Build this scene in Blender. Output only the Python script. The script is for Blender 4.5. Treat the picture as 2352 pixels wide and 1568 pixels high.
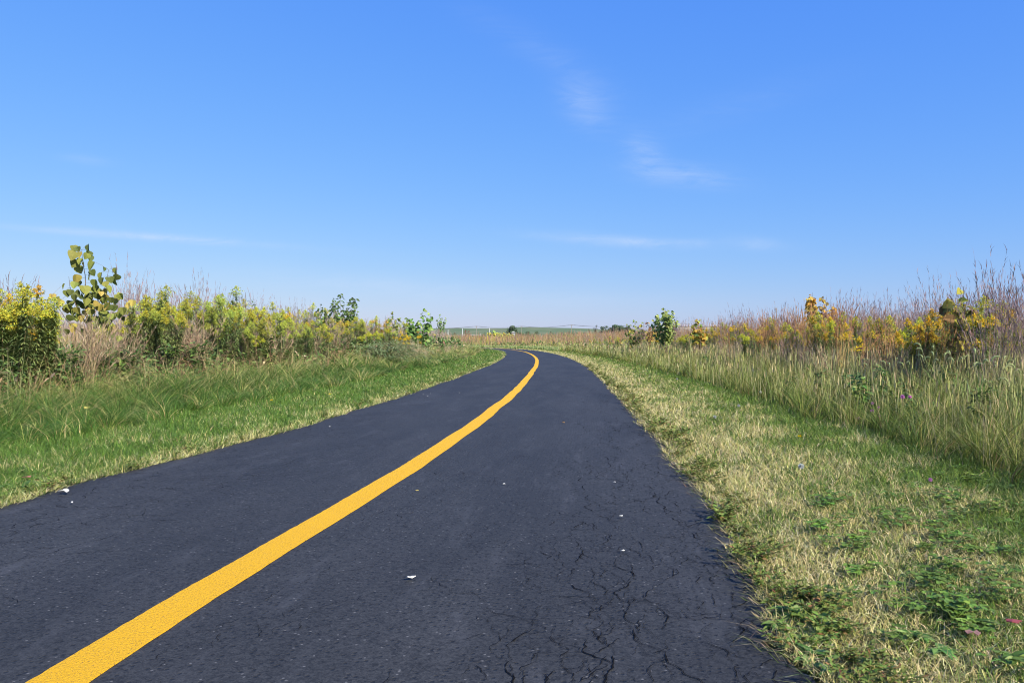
import bpy, math, random
import numpy as np
from mathutils import Vector, Matrix

for o in list(bpy.data.objects): bpy.data.objects.remove(o, do_unlink=True)
SC = bpy.context.scene
COL = SC.collection
rng = np.random.default_rng(11)
random.seed(5)
R = math.radians

# ------------------------------------------------------------------ camera
FOC, HY, H = 1801.0, 785.0, 0.9        # focal length and horizon row for a 2352 px wide picture, eye height
cam = bpy.data.cameras.new('camera'); cam_o = bpy.data.objects.new('camera', cam); COL.objects.link(cam_o)
cam.sensor_width = 36.0; cam.lens = 36.0*FOC/2352.0
cam.clip_start = 0.05; cam.clip_end = 8000
cam_o.location = (0, 0, H)
cam_o.rotation_euler = (R(90)+math.atan((HY-784)/FOC), 0, 0)
SC.camera = cam_o

# ------------------------------------------------------------------ world, sun, exposure
SUN_EL, SUN_AZ = 34.0, 138.0           # azimuth clockwise from +Y: behind the camera, to the right
SC.view_settings.view_transform = 'Standard'; SC.view_settings.look = 'None'
SC.view_settings.exposure = 0.80; SC.view_settings.gamma = 1.0
SC.view_settings.use_curve_mapping = False
W = bpy.data.worlds.new('World'); SC.world = W; W.use_nodes = True
nt = W.node_tree; nt.nodes.clear()
def N(t, typ, **kw):
    n = t.nodes.new(typ)
    for k, v in kw.items(): setattr(n, k, v)
    return n
def L(t, a, b): t.links.new(a, b)
sky = N(nt, 'ShaderNodeTexSky', sky_type='NISHITA', sun_disc=False)
sky.sun_elevation = R(SUN_EL); sky.sun_rotation = R(SUN_AZ)
sky.air_density = 1.0; sky.dust_density = 0.5; sky.ozone_density = 2.2; sky.altitude = 200
# thin cirrus: noise over the sky direction
tc = N(nt, 'ShaderNodeTexCoord')
sep = N(nt, 'ShaderNodeSeparateXYZ'); L(nt, tc.outputs['Generated'], sep.inputs[0])
def M(t, op, a, b=None, c=None, clamp=False):
    n = N(t, 'ShaderNodeMath', operation=op); n.use_clamp = clamp
    for i, v in enumerate((a, b, c)):
        if v is None: continue
        if isinstance(v, (int, float)): n.inputs[i].default_value = v
        else: L(t, v, n.inputs[i])
    return n.outputs[0]
az = M(nt, 'DIVIDE', sep.outputs[0], sep.outputs[1])     # tangent coordinates of a direction near +Y
el = M(nt, 'DIVIDE', sep.outputs[2], sep.outputs[1])
def wisp(cx, cy, ang, la, lb, strength):
    # an elongated soft streak about direction (cx, cy)
    dx = M(nt, 'SUBTRACT', az, cx); dy = M(nt, 'SUBTRACT', el, cy)
    ca, sa = math.cos(ang), math.sin(ang)
    u = M(nt, 'DIVIDE', M(nt, 'ADD', M(nt, 'MULTIPLY', dx, ca), M(nt, 'MULTIPLY', dy, sa)), la)
    v = M(nt, 'DIVIDE', M(nt, 'ADD', M(nt, 'MULTIPLY', dx, -sa), M(nt, 'MULTIPLY', dy, ca)), lb)
    r2 = M(nt, 'ADD', M(nt, 'MULTIPLY', u, u), M(nt, 'MULTIPLY', v, v))
    return M(nt, 'MULTIPLY', M(nt, 'POWER', 2.718, M(nt, 'MULTIPLY', r2, -1.0)), strength)
comb = N(nt, 'ShaderNodeCombineXYZ'); L(nt, az, comb.inputs[0]); L(nt, el, comb.inputs[1])
mp = N(nt, 'ShaderNodeMapping'); mp.inputs['Scale'].default_value = (8, 34, 1); mp.inputs['Rotation'].default_value = (0, 0, R(20)); L(nt, comb.outputs[0], mp.inputs[0])
cn = N(nt, 'ShaderNodeTexNoise'); cn.inputs['Scale'].default_value = 1.0; cn.inputs['Detail'].default_value = 6; cn.inputs['Roughness'].default_value = 0.68; cn.inputs['Distortion'].default_value = 2.2
L(nt, mp.outputs[0], cn.inputs['Vector'])
mask = None
def dxy(x, y): return (x-1176)/FOC, (HY-y)/FOC
for (x, y, a, la, lb, s) in [(1345, 240, -0.7, .034, .024, .34), (1480, 352, -.85, .028, .02, .30), (1565, 402, -0.1, .06, .014, .36), (1250, 120, -.5, .1, .02, .10), (1700, 240, .3, .12, .02, .06),
                             (1400, 552, -.07, .09, .007, .42), (1530, 556, .0, .06, .005, .3), (1740, 560, -.08, .035, .008, .3),
                             (330, 543, -.07, .16, .005, .55), (200, 368, -.12, .03, .006, .2), (900, 660, -.08, .16, .012, .25), (1230, 690, 0, .2, .012, .15)]:
    cx, cy = dxy(x, y)
    w = wisp(cx, cy, a, la, lb, s)
    mask = w if mask is None else M(nt, 'ADD', mask, w)
nz = M(nt, 'MULTIPLY', M(nt, 'SUBTRACT', cn.outputs[0], 0.22, None), 1.9, clamp=True)
front = M(nt, 'GREATER_THAN', sep.outputs[1], 0.02)
mask = M(nt, 'MULTIPLY', M(nt, 'MULTIPLY', mask, nz), front, clamp=True)
# autumn sky colour: each channel of the Nishita sky gets its own response
KN = 0.1137
sc3 = N(nt, 'ShaderNodeSeparateColor'); L(nt, sky.outputs[0], sc3.inputs[0])
def chan(i, gain, g): return M(nt, 'MULTIPLY', M(nt, 'POWER', M(nt, 'MULTIPLY', sc3.outputs[i], KN), g), gain/KN)
up = M(nt, 'ABSOLUTE', sep.outputs[2])
hz = M(nt, 'POWER', 2.718, M(nt, 'MULTIPLY', M(nt, 'POWER', M(nt, 'DIVIDE', up, .075), 1.3), -1.0))
cc3 = N(nt, 'ShaderNodeCombineColor')
L(nt, M(nt, 'MULTIPLY', chan(0, .665, .95), M(nt, 'ADD', 1.0, M(nt, 'MULTIPLY', hz, .12))), cc3.inputs[0])
L(nt, M(nt, 'MULTIPLY', chan(1, .745, .60), M(nt, 'SUBTRACT', 1.0, M(nt, 'MULTIPLY', hz, .01))), cc3.inputs[1])
L(nt, M(nt, 'MULTIPLY', chan(2, 1.05, .13), M(nt, 'SUBTRACT', 1.0, M(nt, 'MULTIPLY', hz, .20))), cc3.inputs[2])
cm = N(nt, 'ShaderNodeMix', data_type='RGBA', blend_type='MIX')
L(nt, mask, cm.inputs[0]); L(nt, cc3.outputs[0], cm.inputs[6]); cm.inputs[7].default_value = (.66/KN, .78/KN, 1.0/KN, 1)
bg = N(nt, 'ShaderNodeBackground'); bg.inputs[1].default_value = 0.0653
L(nt, cm.outputs[2], bg.inputs[0])
wo = N(nt, 'ShaderNodeOutputWorld'); L(nt, bg.outputs[0], wo.inputs[0])

sun = bpy.data.lights.new('sun', 'SUN'); sun.energy = 5.0; sun.angle = R(0.53); sun.color = (1.0, 0.94, 0.82)
so = bpy.data.objects.new('sun', sun); COL.objects.link(so); so.location = (20, -20, 30)
sd = Vector((math.sin(R(SUN_AZ))*math.cos(R(SUN_EL)), math.cos(R(SUN_AZ))*math.cos(R(SUN_EL)), math.sin(R(SUN_EL))))
so.rotation_euler = sd.to_track_quat('Z', 'Y').to_euler()
SC.cycles.filter_width = 1.05; SC.cycles.max_bounces = 6; SC.cycles.transparent_max_bounces = 4; SC.cycles.diffuse_bounces = 3

# ------------------------------------------------------------------ noise and ground
_ph = np.random.default_rng(3).uniform(0, 6.28, (40, 2)); _dr = np.random.default_rng(4).uniform(0, 6.28, 40)
def n2(x, y, scale, seed=0, oct=3):
    """smooth noise about -1..1"""
    x = np.asarray(x, float)/scale; y = np.asarray(y, float)/scale
    v = np.zeros(np.broadcast(x, y).shape); a = 1.0
    for k in range(oct):
        for j in range(4):
            i = (seed*7+k*4+j) % 40
            c, s = math.cos(_dr[i]), math.sin(_dr[i])
            v += a*np.sin((x*c+y*s)*6.28*(1+.17*j)*2**k/1.6+_ph[i, 0]+1.3*np.sin((y*c-x*s)*2.1*2**k+_ph[i, 1]))
        a *= .55
    return v/4.2
def sstep(a, b, x):
    t = np.clip((np.asarray(x, float)-a)/(b-a), 0, 1); return t*t*(3-2*t)
# the middle of the path, its half widths
CY = [-14, -8, -4, 0, 2.2, 3, 4, 5, 6, 8, 10, 12.5, 15, 20, 25, 30, 40, 50, 60, 72, 88, 103, 115, 124, 130, 134, 137]
CX = [-4.3, -2.75, -2.0, -1.42, -1.17, -1.07, -.93, -.8, -.67, -.45, -.27, -.06, .12, .42, .68, .93, 1.26, 1.38, 1.34, 1.05, .05, -2.0, -5.2, -10, -18, -31, -60]
def cat_rom(xs, ys, n):
    t = np.arange(len(xs)); tt = np.linspace(0, len(xs)-1, n)
    i = np.clip(tt.astype(int), 0, len(xs)-2); f = tt-i
    def g(a):
        a = np.array(a, float); p = np.concatenate([[2*a[0]-a[1]], a, [2*a[-1]-a[-2]]])
        p0, p1, p2, p3 = p[i], p[i+1], p[i+2], p[i+3]
        return .5*((2*p1)+(-p0+p2)*f+(2*p0-5*p1+4*p2-p3)*f*f+(-p0+3*p1-3*p2+p3)*f**3)
    return g(xs), g(ys)
cx, cy = cat_rom(CX, CY, 4000)
seg = np.hypot(np.diff(cx), np.diff(cy)); S = np.concatenate([[0], np.cumsum(seg)])
S -= np.interp(0, cy, S)                     # s = 0 abreast of the camera
tx, ty = np.gradient(cx, S), np.gradient(cy, S); ln = np.hypot(tx, ty); tx /= ln; ty /= ln
k = np.ones(120)/120
def sm(a): return np.convolve(np.pad(a, 60, mode='edge'), k, 'same')[60:-60]
tx, ty = sm(tx), sm(ty); ln = np.hypot(tx, ty); tx /= ln; ty /= ln
def wl(s): return np.interp(s, [-10, 1, 2.2, 3, 4, 5, 6, 8, 15, 60, 200], [1.7, 1.62, 1.63, 1.75, 1.88, 1.93, 1.86, 1.80, 1.78, 1.85, 1.85])
def wr(s): return np.interp(s, [-10, 2, 5, 6, 8, 10, 15, 20, 25, 200], [1.93, 1.96, 1.96, 1.92, 1.85, 1.79, 1.76, 1.78, 1.84, 1.86])
def gz(x, y):
    x = np.asarray(x, float); y = np.asarray(y, float)
    z = 1.25*sstep(128, 190, y)
    z = z+0.9*sstep(20, 70, np.abs(x-8))*sstep(30, 90, y)
    z = z+.5*sstep(7, 13, x)*sstep(8, 32, y)+.45*sstep(3.6, 7, -x)*sstep(11, 32, y)*(1-sstep(100, 125, y))
    return z
def pos(s, u):
    """world point u metres to the right of the path's middle"""
    s = np.asarray(s, float); u = np.asarray(u, float)
    X = np.interp(s, S, cx); Y = np.interp(s, S, cy); a = np.interp(s, S, tx); b = np.interp(s, S, ty)
    return X+b*u, Y-a*u
def pos_d(s, d, side):
    u = np.where(np.asarray(side) > 0, wr(s)+d, -(wl(s)+d)); return pos(s, u)
_sc = slice(0, 4000, 10)
def path_dist(x, y):
    """signed distance from the middle of the path (right is positive)"""
    out = np.zeros(len(x))
    for i in range(0, len(x), 20000):
        a, b = x[i:i+20000, None], y[i:i+20000, None]
        d2 = (a-cx[_sc])**2+(b-cy[_sc])**2; j = d2.argmin(1)
        J = np.arange(4000)[_sc][j]
        sg = (a[:, 0]-cx[J])*ty[J]-(b[:, 0]-cy[J])*tx[J]
        out[i:i+20000] = np.sign(sg)*np.sqrt(d2.min(1))
    return out
def on_ground(xd, yd, z=0.0):
    """the point at height z seen at a pixel of the 2352 px picture"""
    Y = FOC*(H-z)/(yd-HY); return ((xd-1176)/FOC*Y, Y, z)
def bank(xd, d):
    """where the sight line through column xd is d metres from the path's edge"""
    t = (xd-1176)/FOC; side = 1 if d > 0 else -1
    best = None
    for s in np.linspace(1.5, 125, 2500):
        X, Y = pos_d(s, abs(d), side)
        e = abs(float(X)-t*float(Y))/max(float(Y), 1)
        if best is None or e < best[0]: best = (e, float(X), float(Y))
    return best[1], best[2]

# ------------------------------------------------------------------ materials
def new_mat(name):
    m = bpy.data.materials.new(name); m.use_nodes = True; m.node_tree.nodes.clear(); return m, m.node_tree
def plant_mat(name, transl=0.3, rough=0.5, spec=0.3, nscale=30.0):
    m, t = new_mat(name)
    at = N(t, 'ShaderNodeAttribute', attribute_name='Col')
    tcn = N(t, 'ShaderNodeTexCoord'); no = N(t, 'ShaderNodeTexNoise'); no.inputs['Scale'].default_value = nscale; no.inputs['Detail'].default_value = 3
    L(t, tcn.outputs['Object'], no.inputs['Vector'])
    oi = N(t, 'ShaderNodeObjectInfo')
    hs = N(t, 'ShaderNodeHueSaturation'); L(t, at.outputs['Color'], hs.inputs['Color'])
    v = M(t, 'ADD', M(t, 'MULTIPLY', no.outputs[0], 0.7), M(t, 'ADD', M(t, 'MULTIPLY', oi.outputs['Random'], 0.3), 0.5))
    L(t, v, hs.inputs['Value'])
    L(t, M(t, 'ADD', M(t, 'MULTIPLY', oi.outputs['Random'], 0.03), 0.485), hs.inputs['Hue'])
    p = N(t, 'ShaderNodeBsdfPrincipled'); L(t, hs.outputs[0], p.inputs['Base Color']); p.inputs['Roughness'].default_value = rough
    p.inputs['Specular IOR Level'].default_value = spec
    tr = N(t, 'ShaderNodeBsdfTranslucent'); L(t, hs.outputs[0], tr.inputs['Color'])
    mx = N(t, 'ShaderNodeMixShader'); mx.inputs[0].default_value = transl
    L(t, p.outputs[0], mx.inputs[1]); L(t, tr.outputs[0], mx.inputs[2])
    o = N(t, 'ShaderNodeOutputMaterial'); L(t, mx.outputs[0], o.inputs[0])
    return m
M_GRASS = plant_mat('grass_blades', .22, .5, .18)
M_LEAF = plant_mat('leaves', .28, .55, .15)
M_DRY = plant_mat('dry_stalks', .2, .7, .15)
M_FLOWER = plant_mat('flowers', .35, .8, .1)
M_TREE = plant_mat('far_foliage', .25, .8, .1, 2.0)
def solid(name, c, rough=.7, spec=.3, ns=8.0, amt=.25, metal=0.0):
    m, t = new_mat(name)
    tcn = N(t, 'ShaderNodeTexCoord'); no = N(t, 'ShaderNodeTexNoise'); no.inputs['Scale'].default_value = ns; no.inputs['Detail'].default_value = 5
    L(t, tcn.outputs['Object'], no.inputs['Vector'])
    mx = N(t, 'ShaderNodeMix', data_type='RGBA'); L(t, no.outputs[0], mx.inputs[0])
    mx.inputs[6].default_value = (*[v*(1-amt) for v in c], 1); mx.inputs[7].default_value = (*[min(1, v*(1+amt)) for v in c], 1)
    p = N(t, 'ShaderNodeBsdfPrincipled'); L(t, mx.outputs[2], p.inputs['Base Color']); p.inputs['Roughness'].default_value = rough
    p.inputs['Specular IOR Level'].default_value = spec; p.inputs['Metallic'].default_value = metal
    o = N(t, 'ShaderNodeOutputMaterial'); L(t, p.outputs[0], o.inputs[0]); return m
M_WOODPOLE = solid('weathered_wood', (.25, .22, .19), .85)
M_METAL = solid('galvanised_metal', (.5, .51, .52), .5, .5)
M_WIRE = solid('wire', (.12, .12, .13), .6)
M_WHITE = solid('white_panel', (.36, .36, .36), .6)
M_ROOF = solid('roof_sheet', (.38, .38, .39), .6)
M_CHIP = solid('white_chip', (.55, .54, .5), .7, .3, 60, .15)
M_BARK = solid('bark', (.13, .1, .07), .9, .1, 20, .4)

# asphalt with cracks; UV = (metres right of the middle, metres along)
def mat_asphalt():
    m, t = new_mat('sealcoated_asphalt')
    uv = N(t, 'ShaderNodeUVMap', uv_map='UVMap'); sp = N(t, 'ShaderNodeSeparateXYZ'); L(t, uv.outputs[0], sp.inputs[0])
    U, V = sp.outputs[0], sp.outputs[1]
    def noise(scale, det=4, rough=.55, dist=0., sx=1, sy=1):
        a = N(t, 'ShaderNodeMapping'); a.inputs['Scale'].default_value = (sx, sy, 1); L(t, uv.outputs[0], a.inputs[0])
        n = N(t, 'ShaderNodeTexNoise'); n.inputs['Scale'].default_value = scale; n.inputs['Detail'].default_value = det; n.inputs['Roughness'].default_value = rough; n.inputs['Distortion'].default_value = dist
        L(t, a.outputs[0], n.inputs['Vector']); return n
    def cracks(sx, sy, width, warp, wscale, seed):
        wn = noise(wscale, 6, .72)
        off = N(t, 'ShaderNodeVectorMath', operation='MULTIPLY_ADD'); L(t, wn.outputs['Color'], off.inputs[0]); off.inputs[1].default_value = (warp, warp, 0); L(t, uv.outputs[0], off.inputs[2])
        a = N(t, 'ShaderNodeMapping'); a.inputs['Scale'].default_value = (sx, sy, 1); a.inputs['Location'].default_value = (seed, seed*1.7, 0); L(t, off.outputs[0], a.inputs[0])
        vo = N(t, 'ShaderNodeTexVoronoi', feature='DISTANCE_TO_EDGE', voronoi_dimensions='2D'); vo.inputs['Scale'].default_value = 1; L(t, a.outputs[0], vo.inputs['Vector'])
        mr = N(t, 'ShaderNodeMapRange', interpolation_type='SMOOTHSTEP'); L(t, vo.outputs['Distance'], mr.inputs[0])
        mr.inputs[1].default_value = 0; L(t, width, mr.inputs[2]) if not isinstance(width, float) else setattr(mr.inputs[2], 'default_value', width)
        mr.inputs[3].default_value = 1; mr.inputs[4].default_value = 0
        return mr.outputs[0]
    def ramp(v, a, b, x=0., y=1.):
        mr = N(t, 'ShaderNodeMapRange', interpolation_type='SMOOTHSTEP'); L(t, v, mr.inputs[0])
        for i, q in enumerate((a, b, x, y)): mr.inputs[i+1].default_value = q
        return mr.outputs[0]
    patch = noise(1.1, 5, .65); patch2 = noise(7.5, 5, .75)
    
    def iso(n, w, lvl=.5):
        dlt = M(t, 'ABSOLUTE', M(t, 'SUBTRACT', n, lvl))
        q = M(t, 'DIVIDE', dlt, w); return ramp(q, 1., .25)
    def cells(scale, feat='F1'):
        vo = N(t, 'ShaderNodeTexVoronoi', feature=feat, voronoi_dimensions='2D'); vo.inputs['Scale'].default_value = scale; L(t, uv.outputs[0], vo.inputs['Vector']); return vo
    def lum(vo):
        sc_ = N(t, 'ShaderNodeSeparateColor'); L(t, vo.outputs['Color'], sc_.inputs[0]); return sc_.outputs[0], sc_.outputs[1]
    c1 = cells(190.); c2 = cells(75.); c3 = cells(38.)
    l1, _x = lum(c1); l2, _y = lum(c2); l3, l3b = lum(c3)
    pit = M(t, 'MULTIPLY', ramp(c3.outputs['Distance'], .3, .12), M(t, 'GREATER_THAN', l3, M(t, 'SUBTRACT', 1.12, M(t, 'MULTIPLY', patch.outputs[0], .9))))
    spk = M(t, 'MULTIPLY', M(t, 'GREATER_THAN', l2, .982), ramp(c2.outputs['Distance'], .35, .2))
    grain = noise(160, 2, .6)
    base = N(t, 'ShaderNodeMix', data_type='RGBA'); L(t, ramp(noise(.8, 6, .65, .6, 1.6, .35).outputs[0], .3, .7), base.inputs[0])
    base.inputs[6].default_value = (.0215, .0215, .0212, 1); base.inputs[7].default_value = (.034, .0338, .0330, 1)
    g = N(t, 'ShaderNodeMix', data_type='RGBA', blend_type='MULTIPLY'); g.inputs[0].default_value = 1
    gv = M(t, 'ADD', M(t, 'ADD', M(t, 'MULTIPLY', l1, .75), M(t, 'MULTIPLY', l2, .5)), .38); cg = N(t, 'ShaderNodeCombineColor'); [L(t, gv, cg.inputs[i]) for i in range(3)]
    L(t, base.outputs[2], g.inputs[6]); L(t, cg.outputs[0], g.inputs[7])
    # worn lighter scuffs
    sc = N(t, 'ShaderNodeMix', data_type='RGBA'); L(t, M(t, 'MULTIPLY', ramp(noise(2.2, 6, .7, .3, 2.2, .5).outputs[0], .52, .74), .4), sc.inputs[0]); L(t, g.outputs[2], sc.inputs[6]); sc.inputs[7].default_value = (.072, .073, .078, 1)
    s2 = N(t, 'ShaderNodeMix', data_type='RGBA'); L(t, M(t, 'MULTIPLY', spk, .28), s2.inputs[0]); L(t, sc.outputs[2], s2.inputs[6]); s2.inputs[7].default_value = (.3, .29, .28, 1)
    dk = N(t, 'ShaderNodeMix', data_type='RGBA'); L(t, M(t, 'MULTIPLY', pit, .6), dk.inputs[0]); L(t, s2.outputs[2], dk.inputs[6]); dk.inputs[7].default_value = (.006, .006, .007, 1)
    p = N(t, 'ShaderNodeBsdfPrincipled'); L(t, dk.outputs[2], p.inputs['Base Color']); p.inputs['Roughness'].default_value = .72; p.inputs['Specular IOR Level'].default_value = .32
    hgt = M(t, 'SUBTRACT', M(t, 'MULTIPLY', grain.outputs[0], .35), M(t, 'MULTIPLY', pit, .6))
    b = N(t, 'ShaderNodeBump'); b.inputs['Strength'].default_value = .7; b.inputs['Distance'].default_value = .006; L(t, hgt, b.inputs['Height']); L(t, b.outputs[0], p.inputs['Normal'])
    o = N(t, 'ShaderNodeOutputMaterial'); L(t, p.outputs[0], o.inputs[0]); return m
def mat_paint():
    m, t = new_mat('yellow_road_paint')
    uv = N(t, 'ShaderNodeUVMap', uv_map='UVMap')
    def noise(scale, det, r, sx=1, sy=1):
        a = N(t, 'ShaderNodeMapping'); a.inputs['Scale'].default_value = (sx, sy, 1); L(t, uv.outputs[0], a.inputs[0])
        n = N(t, 'ShaderNodeTexNoise'); n.inputs['Scale'].default_value = scale; n.inputs['Detail'].default_value = det; n.inputs['Roughness'].default_value = r; L(t, a.outputs[0], n.inputs['Vector']); return n.outputs[0]
    a = noise(95, 5, .75); b_ = noise(3.5, 7, .75, 1.5, .6); c = noise(170, 2, .5)
    mx = N(t, 'ShaderNodeMix', data_type='RGBA'); L(t, a, mx.inputs[0]); mx.inputs[6].default_value = (.60, .31, .010, 1); mx.inputs[7].default_value = (.88, .50, .022, 1)
    m2 = N(t, 'ShaderNodeMix', data_type='RGBA'); L(t, M(t, 'MULTIPLY', b_, .55), m2.inputs[0]); L(t, mx.outputs[2], m2.inputs[6]); m2.inputs[7].default_value = (.62, .33, .025, 1)
    mr = N(t, 'ShaderNodeMapRange'); L(t, c, mr.inputs[0]); mr.inputs[1].default_value = .59; mr.inputs[2].default_value = .68
    m3 = N(t, 'ShaderNodeMix', data_type='RGBA'); L(t, M(t, 'MULTIPLY', mr.outputs[0], .8), m3.inputs[0]); L(t, m2.outputs[2], m3.inputs[6]); m3.inputs[7].default_value = (.12, .09, .05, 1)
    p = N(t, 'ShaderNodeBsdfPrincipled'); L(t, m3.outputs[2], p.inputs['Base Color']); p.inputs['Roughness'].default_value = .7; p.inputs['Specular IOR Level'].default_value = .12
    b = N(t, 'ShaderNodeBump'); b.inputs['Strength'].default_value = 1.; b.inputs['Distance'].default_value = .007; L(t, a, b.inputs['Height']); L(t, b.outputs[0], p.inputs['Normal'])
    o = N(t, 'ShaderNodeOutputMaterial'); L(t, p.outputs[0], o.inputs[0]); return m
def mat_ground():
    m, t = new_mat('soil_and_thatch')
    tcn = N(t, 'ShaderNodeTexCoord')
    def noise(s, d=5, r=.6):
        n = N(t, 'ShaderNodeTexNoise'); n.inputs['Scale'].default_value = s; n.inputs['Detail'].default_value = d; n.inputs['Roughness'].default_value = r; L(t, tcn.outputs['Object'], n.inputs['Vector']); return n.outputs[0]
    a = noise(60); b = noise(1.3); c = noise(.02, 6, .6)
    m1 = N(t, 'ShaderNodeMix', data_type='RGBA'); L(t, a, m1.inputs[0]); m1.inputs[6].default_value = (.03, .03, .012, 1); m1.inputs[7].default_value = (.12, .11, .05, 1)
    m2 = N(t, 'ShaderNodeMix', data_type='RGBA'); L(t, M(t, 'MULTIPLY', b, .8), m2.inputs[0]); L(t, m1.outputs[2], m2.inputs[6]); m2.inputs[7].default_value = (.06, .085, .025, 1)
    at = N(t, 'ShaderNodeAttribute', attribute_name='far')
    m4 = N(t, 'ShaderNodeMix', data_type='RGBA'); L(t, c, m4.inputs[0]); m4.inputs[6].default_value = (.10, .13, .05, 1); m4.inputs[7].default_value = (.17, .15, .08, 1)
    m3 = N(t, 'ShaderNodeMix', data_type='RGBA'); L(t, at.outputs['Fac'], m3.inputs[0]); L(t, m2.outputs[2], m3.inputs[6]); L(t, m4.outputs[2], m3.inputs[7])
    p = N(t, 'ShaderNodeBsdfPrincipled'); L(t, m3.outputs[2], p.inputs['Base Color']); p.inputs['Roughness'].default_value = .95; p.inputs['Specular IOR Level'].default_value = .1
    bm_ = N(t, 'ShaderNodeBump'); bm_.inputs['Strength'].default_value = .7; bm_.inputs['Distance'].default_value = .02; L(t, a, bm_.inputs['Height']); L(t, bm_.outputs[0], p.inputs['Normal'])
    o = N(t, 'ShaderNodeOutputMaterial'); L(t, p.outputs[0], o.inputs[0]); return m
def mat_hill():
    m, t = new_mat('grassy_hillside')
    tcn = N(t, 'ShaderNodeTexCoord')
    def noise(s, d=5, r=.6, sc=(1, 1, 1)):
        a = N(t, 'ShaderNodeMapping'); a.inputs['Scale'].default_value = sc; L(t, tcn.outputs['Object'], a.inputs[0])
        n = N(t, 'ShaderNodeTexNoise'); n.inputs['Scale'].default_value = s; n.inputs['Detail'].default_value = d; n.inputs['Roughness'].default_value = r; L(t, a.outputs[0], n.inputs['Vector']); return n.outputs[0]
    a = noise(.035, 6, .65, (1, 1, 4)); b = noise(.3, 6, .7, (1, .3, 3))
    m1 = N(t, 'ShaderNodeMix', data_type='RGBA'); mr = N(t, 'ShaderNodeMapRange'); L(t, a, mr.inputs[0]); mr.inputs[1].default_value = .42; mr.inputs[2].default_value = .62
    L(t, mr.outputs[0], m1.inputs[0]); m1.inputs[6].default_value = (.10, .14, .075, 1); m1.inputs[7].default_value = (.19, .185, .12, 1)
    m2 = N(t, 'ShaderNodeMix', data_type='RGBA'); L(t, M(t, 'MULTIPLY', b, .8), m2.inputs[0]); L(t, m1.outputs[2], m2.inputs[6]); m2.inputs[7].default_value = (.11, .16, .09, 1)
    p = N(t, 'ShaderNodeBsdfPrincipled'); L(t, m2.outputs[2], p.inputs['Base Color']); p.inputs['Roughness'].default_value = .95; p.inputs['Specular IOR Level'].default_value = .05
    o = N(t, 'ShaderNodeOutputMaterial'); L(t, p.outputs[0], o.inputs[0]); return m

# ------------------------------------------------------------------ mesh accumulator
class Acc:
    def __init__(self): self.v = []; self.c = []; self.lp = []; self.cnt = []; self.n = 0
    def add(self, V, C, faces):
        """V (n,3), C (n,3) or (3,), faces = list of int arrays (m,k)"""
        V = np.asarray(V, np.float32).reshape(-1, 3)
        C = np.broadcast_to(np.asarray(C, np.float32), V.shape)
        self.v.append(V); self.c.append(C)
        for f in faces:
            f = np.asarray(f, np.int64)
            if f.size == 0: continue
            self.lp.append((f+self.n).ravel()); self.cnt.append(np.full(f.shape[0], f.shape[1]))
        self.n += len(V); return self
    def mesh(self, name, mat):
        me = bpy.data.meshes.new(name)
        V = np.concatenate(self.v); Cc = np.concatenate(self.c); lp = np.concatenate(self.lp).astype(np.int32); cnt = np.concatenate(self.cnt).astype(np.int32)
        me.vertices.add(len(V)); me.vertices.foreach_set('co', V.ravel())
        me.loops.add(len(lp)); me.loops.foreach_set('vertex_index', lp)
        me.polygons.add(len(cnt)); me.polygons.foreach_set('loop_start', np.concatenate([[0], np.cumsum(cnt)[:-1]]).astype(np.int32))
        me.update(calc_edges=True)
        a = me.color_attributes.new('Col', 'FLOAT_COLOR', 'POINT')
        a.data.foreach_set('color', np.concatenate([np.clip(Cc, 0, 1), np.ones((len(Cc), 1), np.float32)], 1).astype(np.float32).ravel())
        me.materials.append(mat); me.validate(); me.shade_flat(); return me
    def obj(self, name, mat, parent=None):
        o = bpy.data.objects.new(name, self.mesh(name, mat)); COL.objects.link(o)
        if parent: o.parent = parent
        return o
def blades(acc, P, Hh, Wd, az, lean, laz, col, nseg=3, tip=None):
    """curved tapering blades. all arrays of n"""
    n = len(P); P = np.asarray(P, float); Hh, Wd, az, lean, laz = [np.broadcast_to(np.asarray(q, float), (n,)) for q in (Hh, Wd, az, lean, laz)]
    side = np.stack([np.cos(az), np.sin(az), np.zeros(n)], 1); ld = np.stack([np.cos(laz), np.sin(laz), np.zeros(n)], 1)
    rows = []; cc = []; col = np.broadcast_to(np.asarray(col, float), (n, 3)); tipc = col if tip is None else np.broadcast_to(np.asarray(tip, float), (n, 3))
    for i in range(nseg+1):
        t = i/nseg
        off = lean*Hh*t**1.7; up = Hh*(t-.38*np.minimum(lean, 1.6)*t**2.2)
        p = P+ld*off[:, None]+np.array([0, 0, 1.])*up[:, None]
        c = col*(1-t)+tipc*t
        if i < nseg:
            w = Wd*.5*(1-.75*t**1.5); rows += [p-side*w[:, None], p+side*w[:, None]]; cc += [c, c]
        else: rows.append(p); cc.append(c)
    V = np.stack(rows, 1); C = np.stack(cc, 1); m = 2*nseg+1; b = np.arange(n)[:, None]*m
    fs = []
    for i in range(nseg-1): fs.append(b+np.array([2*i, 2*i+1, 2*i+3, 2*i+2]))
    q = 2*(nseg-1)
    acc.add(V.reshape(-1, 3), C.reshape(-1, 3), [np.concatenate(fs) if fs else np.zeros((0, 4)), b+np.array([q, q+1, q+2])])
def nrm(a): return a/np.maximum(np.linalg.norm(a, axis=-1, keepdims=True), 1e-9)
OUT_NARROW = ([(0, .08), (.35, 1), (.75, .6), (1, 0)], .12)
OUT_OVATE = ([(0, .15), (.22, .85), (.45, 1), (.75, .55), (1, 0)], .15)
OUT_HEART = ([(0, .05), (.0, .6), (.14, .98), (.34, 1.0), (.52, .88), (.7, .62), (.87, .3), (1, 0)], .18)
OUT_OVAL = ([(0, .25), (.3, .95), (.7, .9), (1, .2)], .1)
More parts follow.
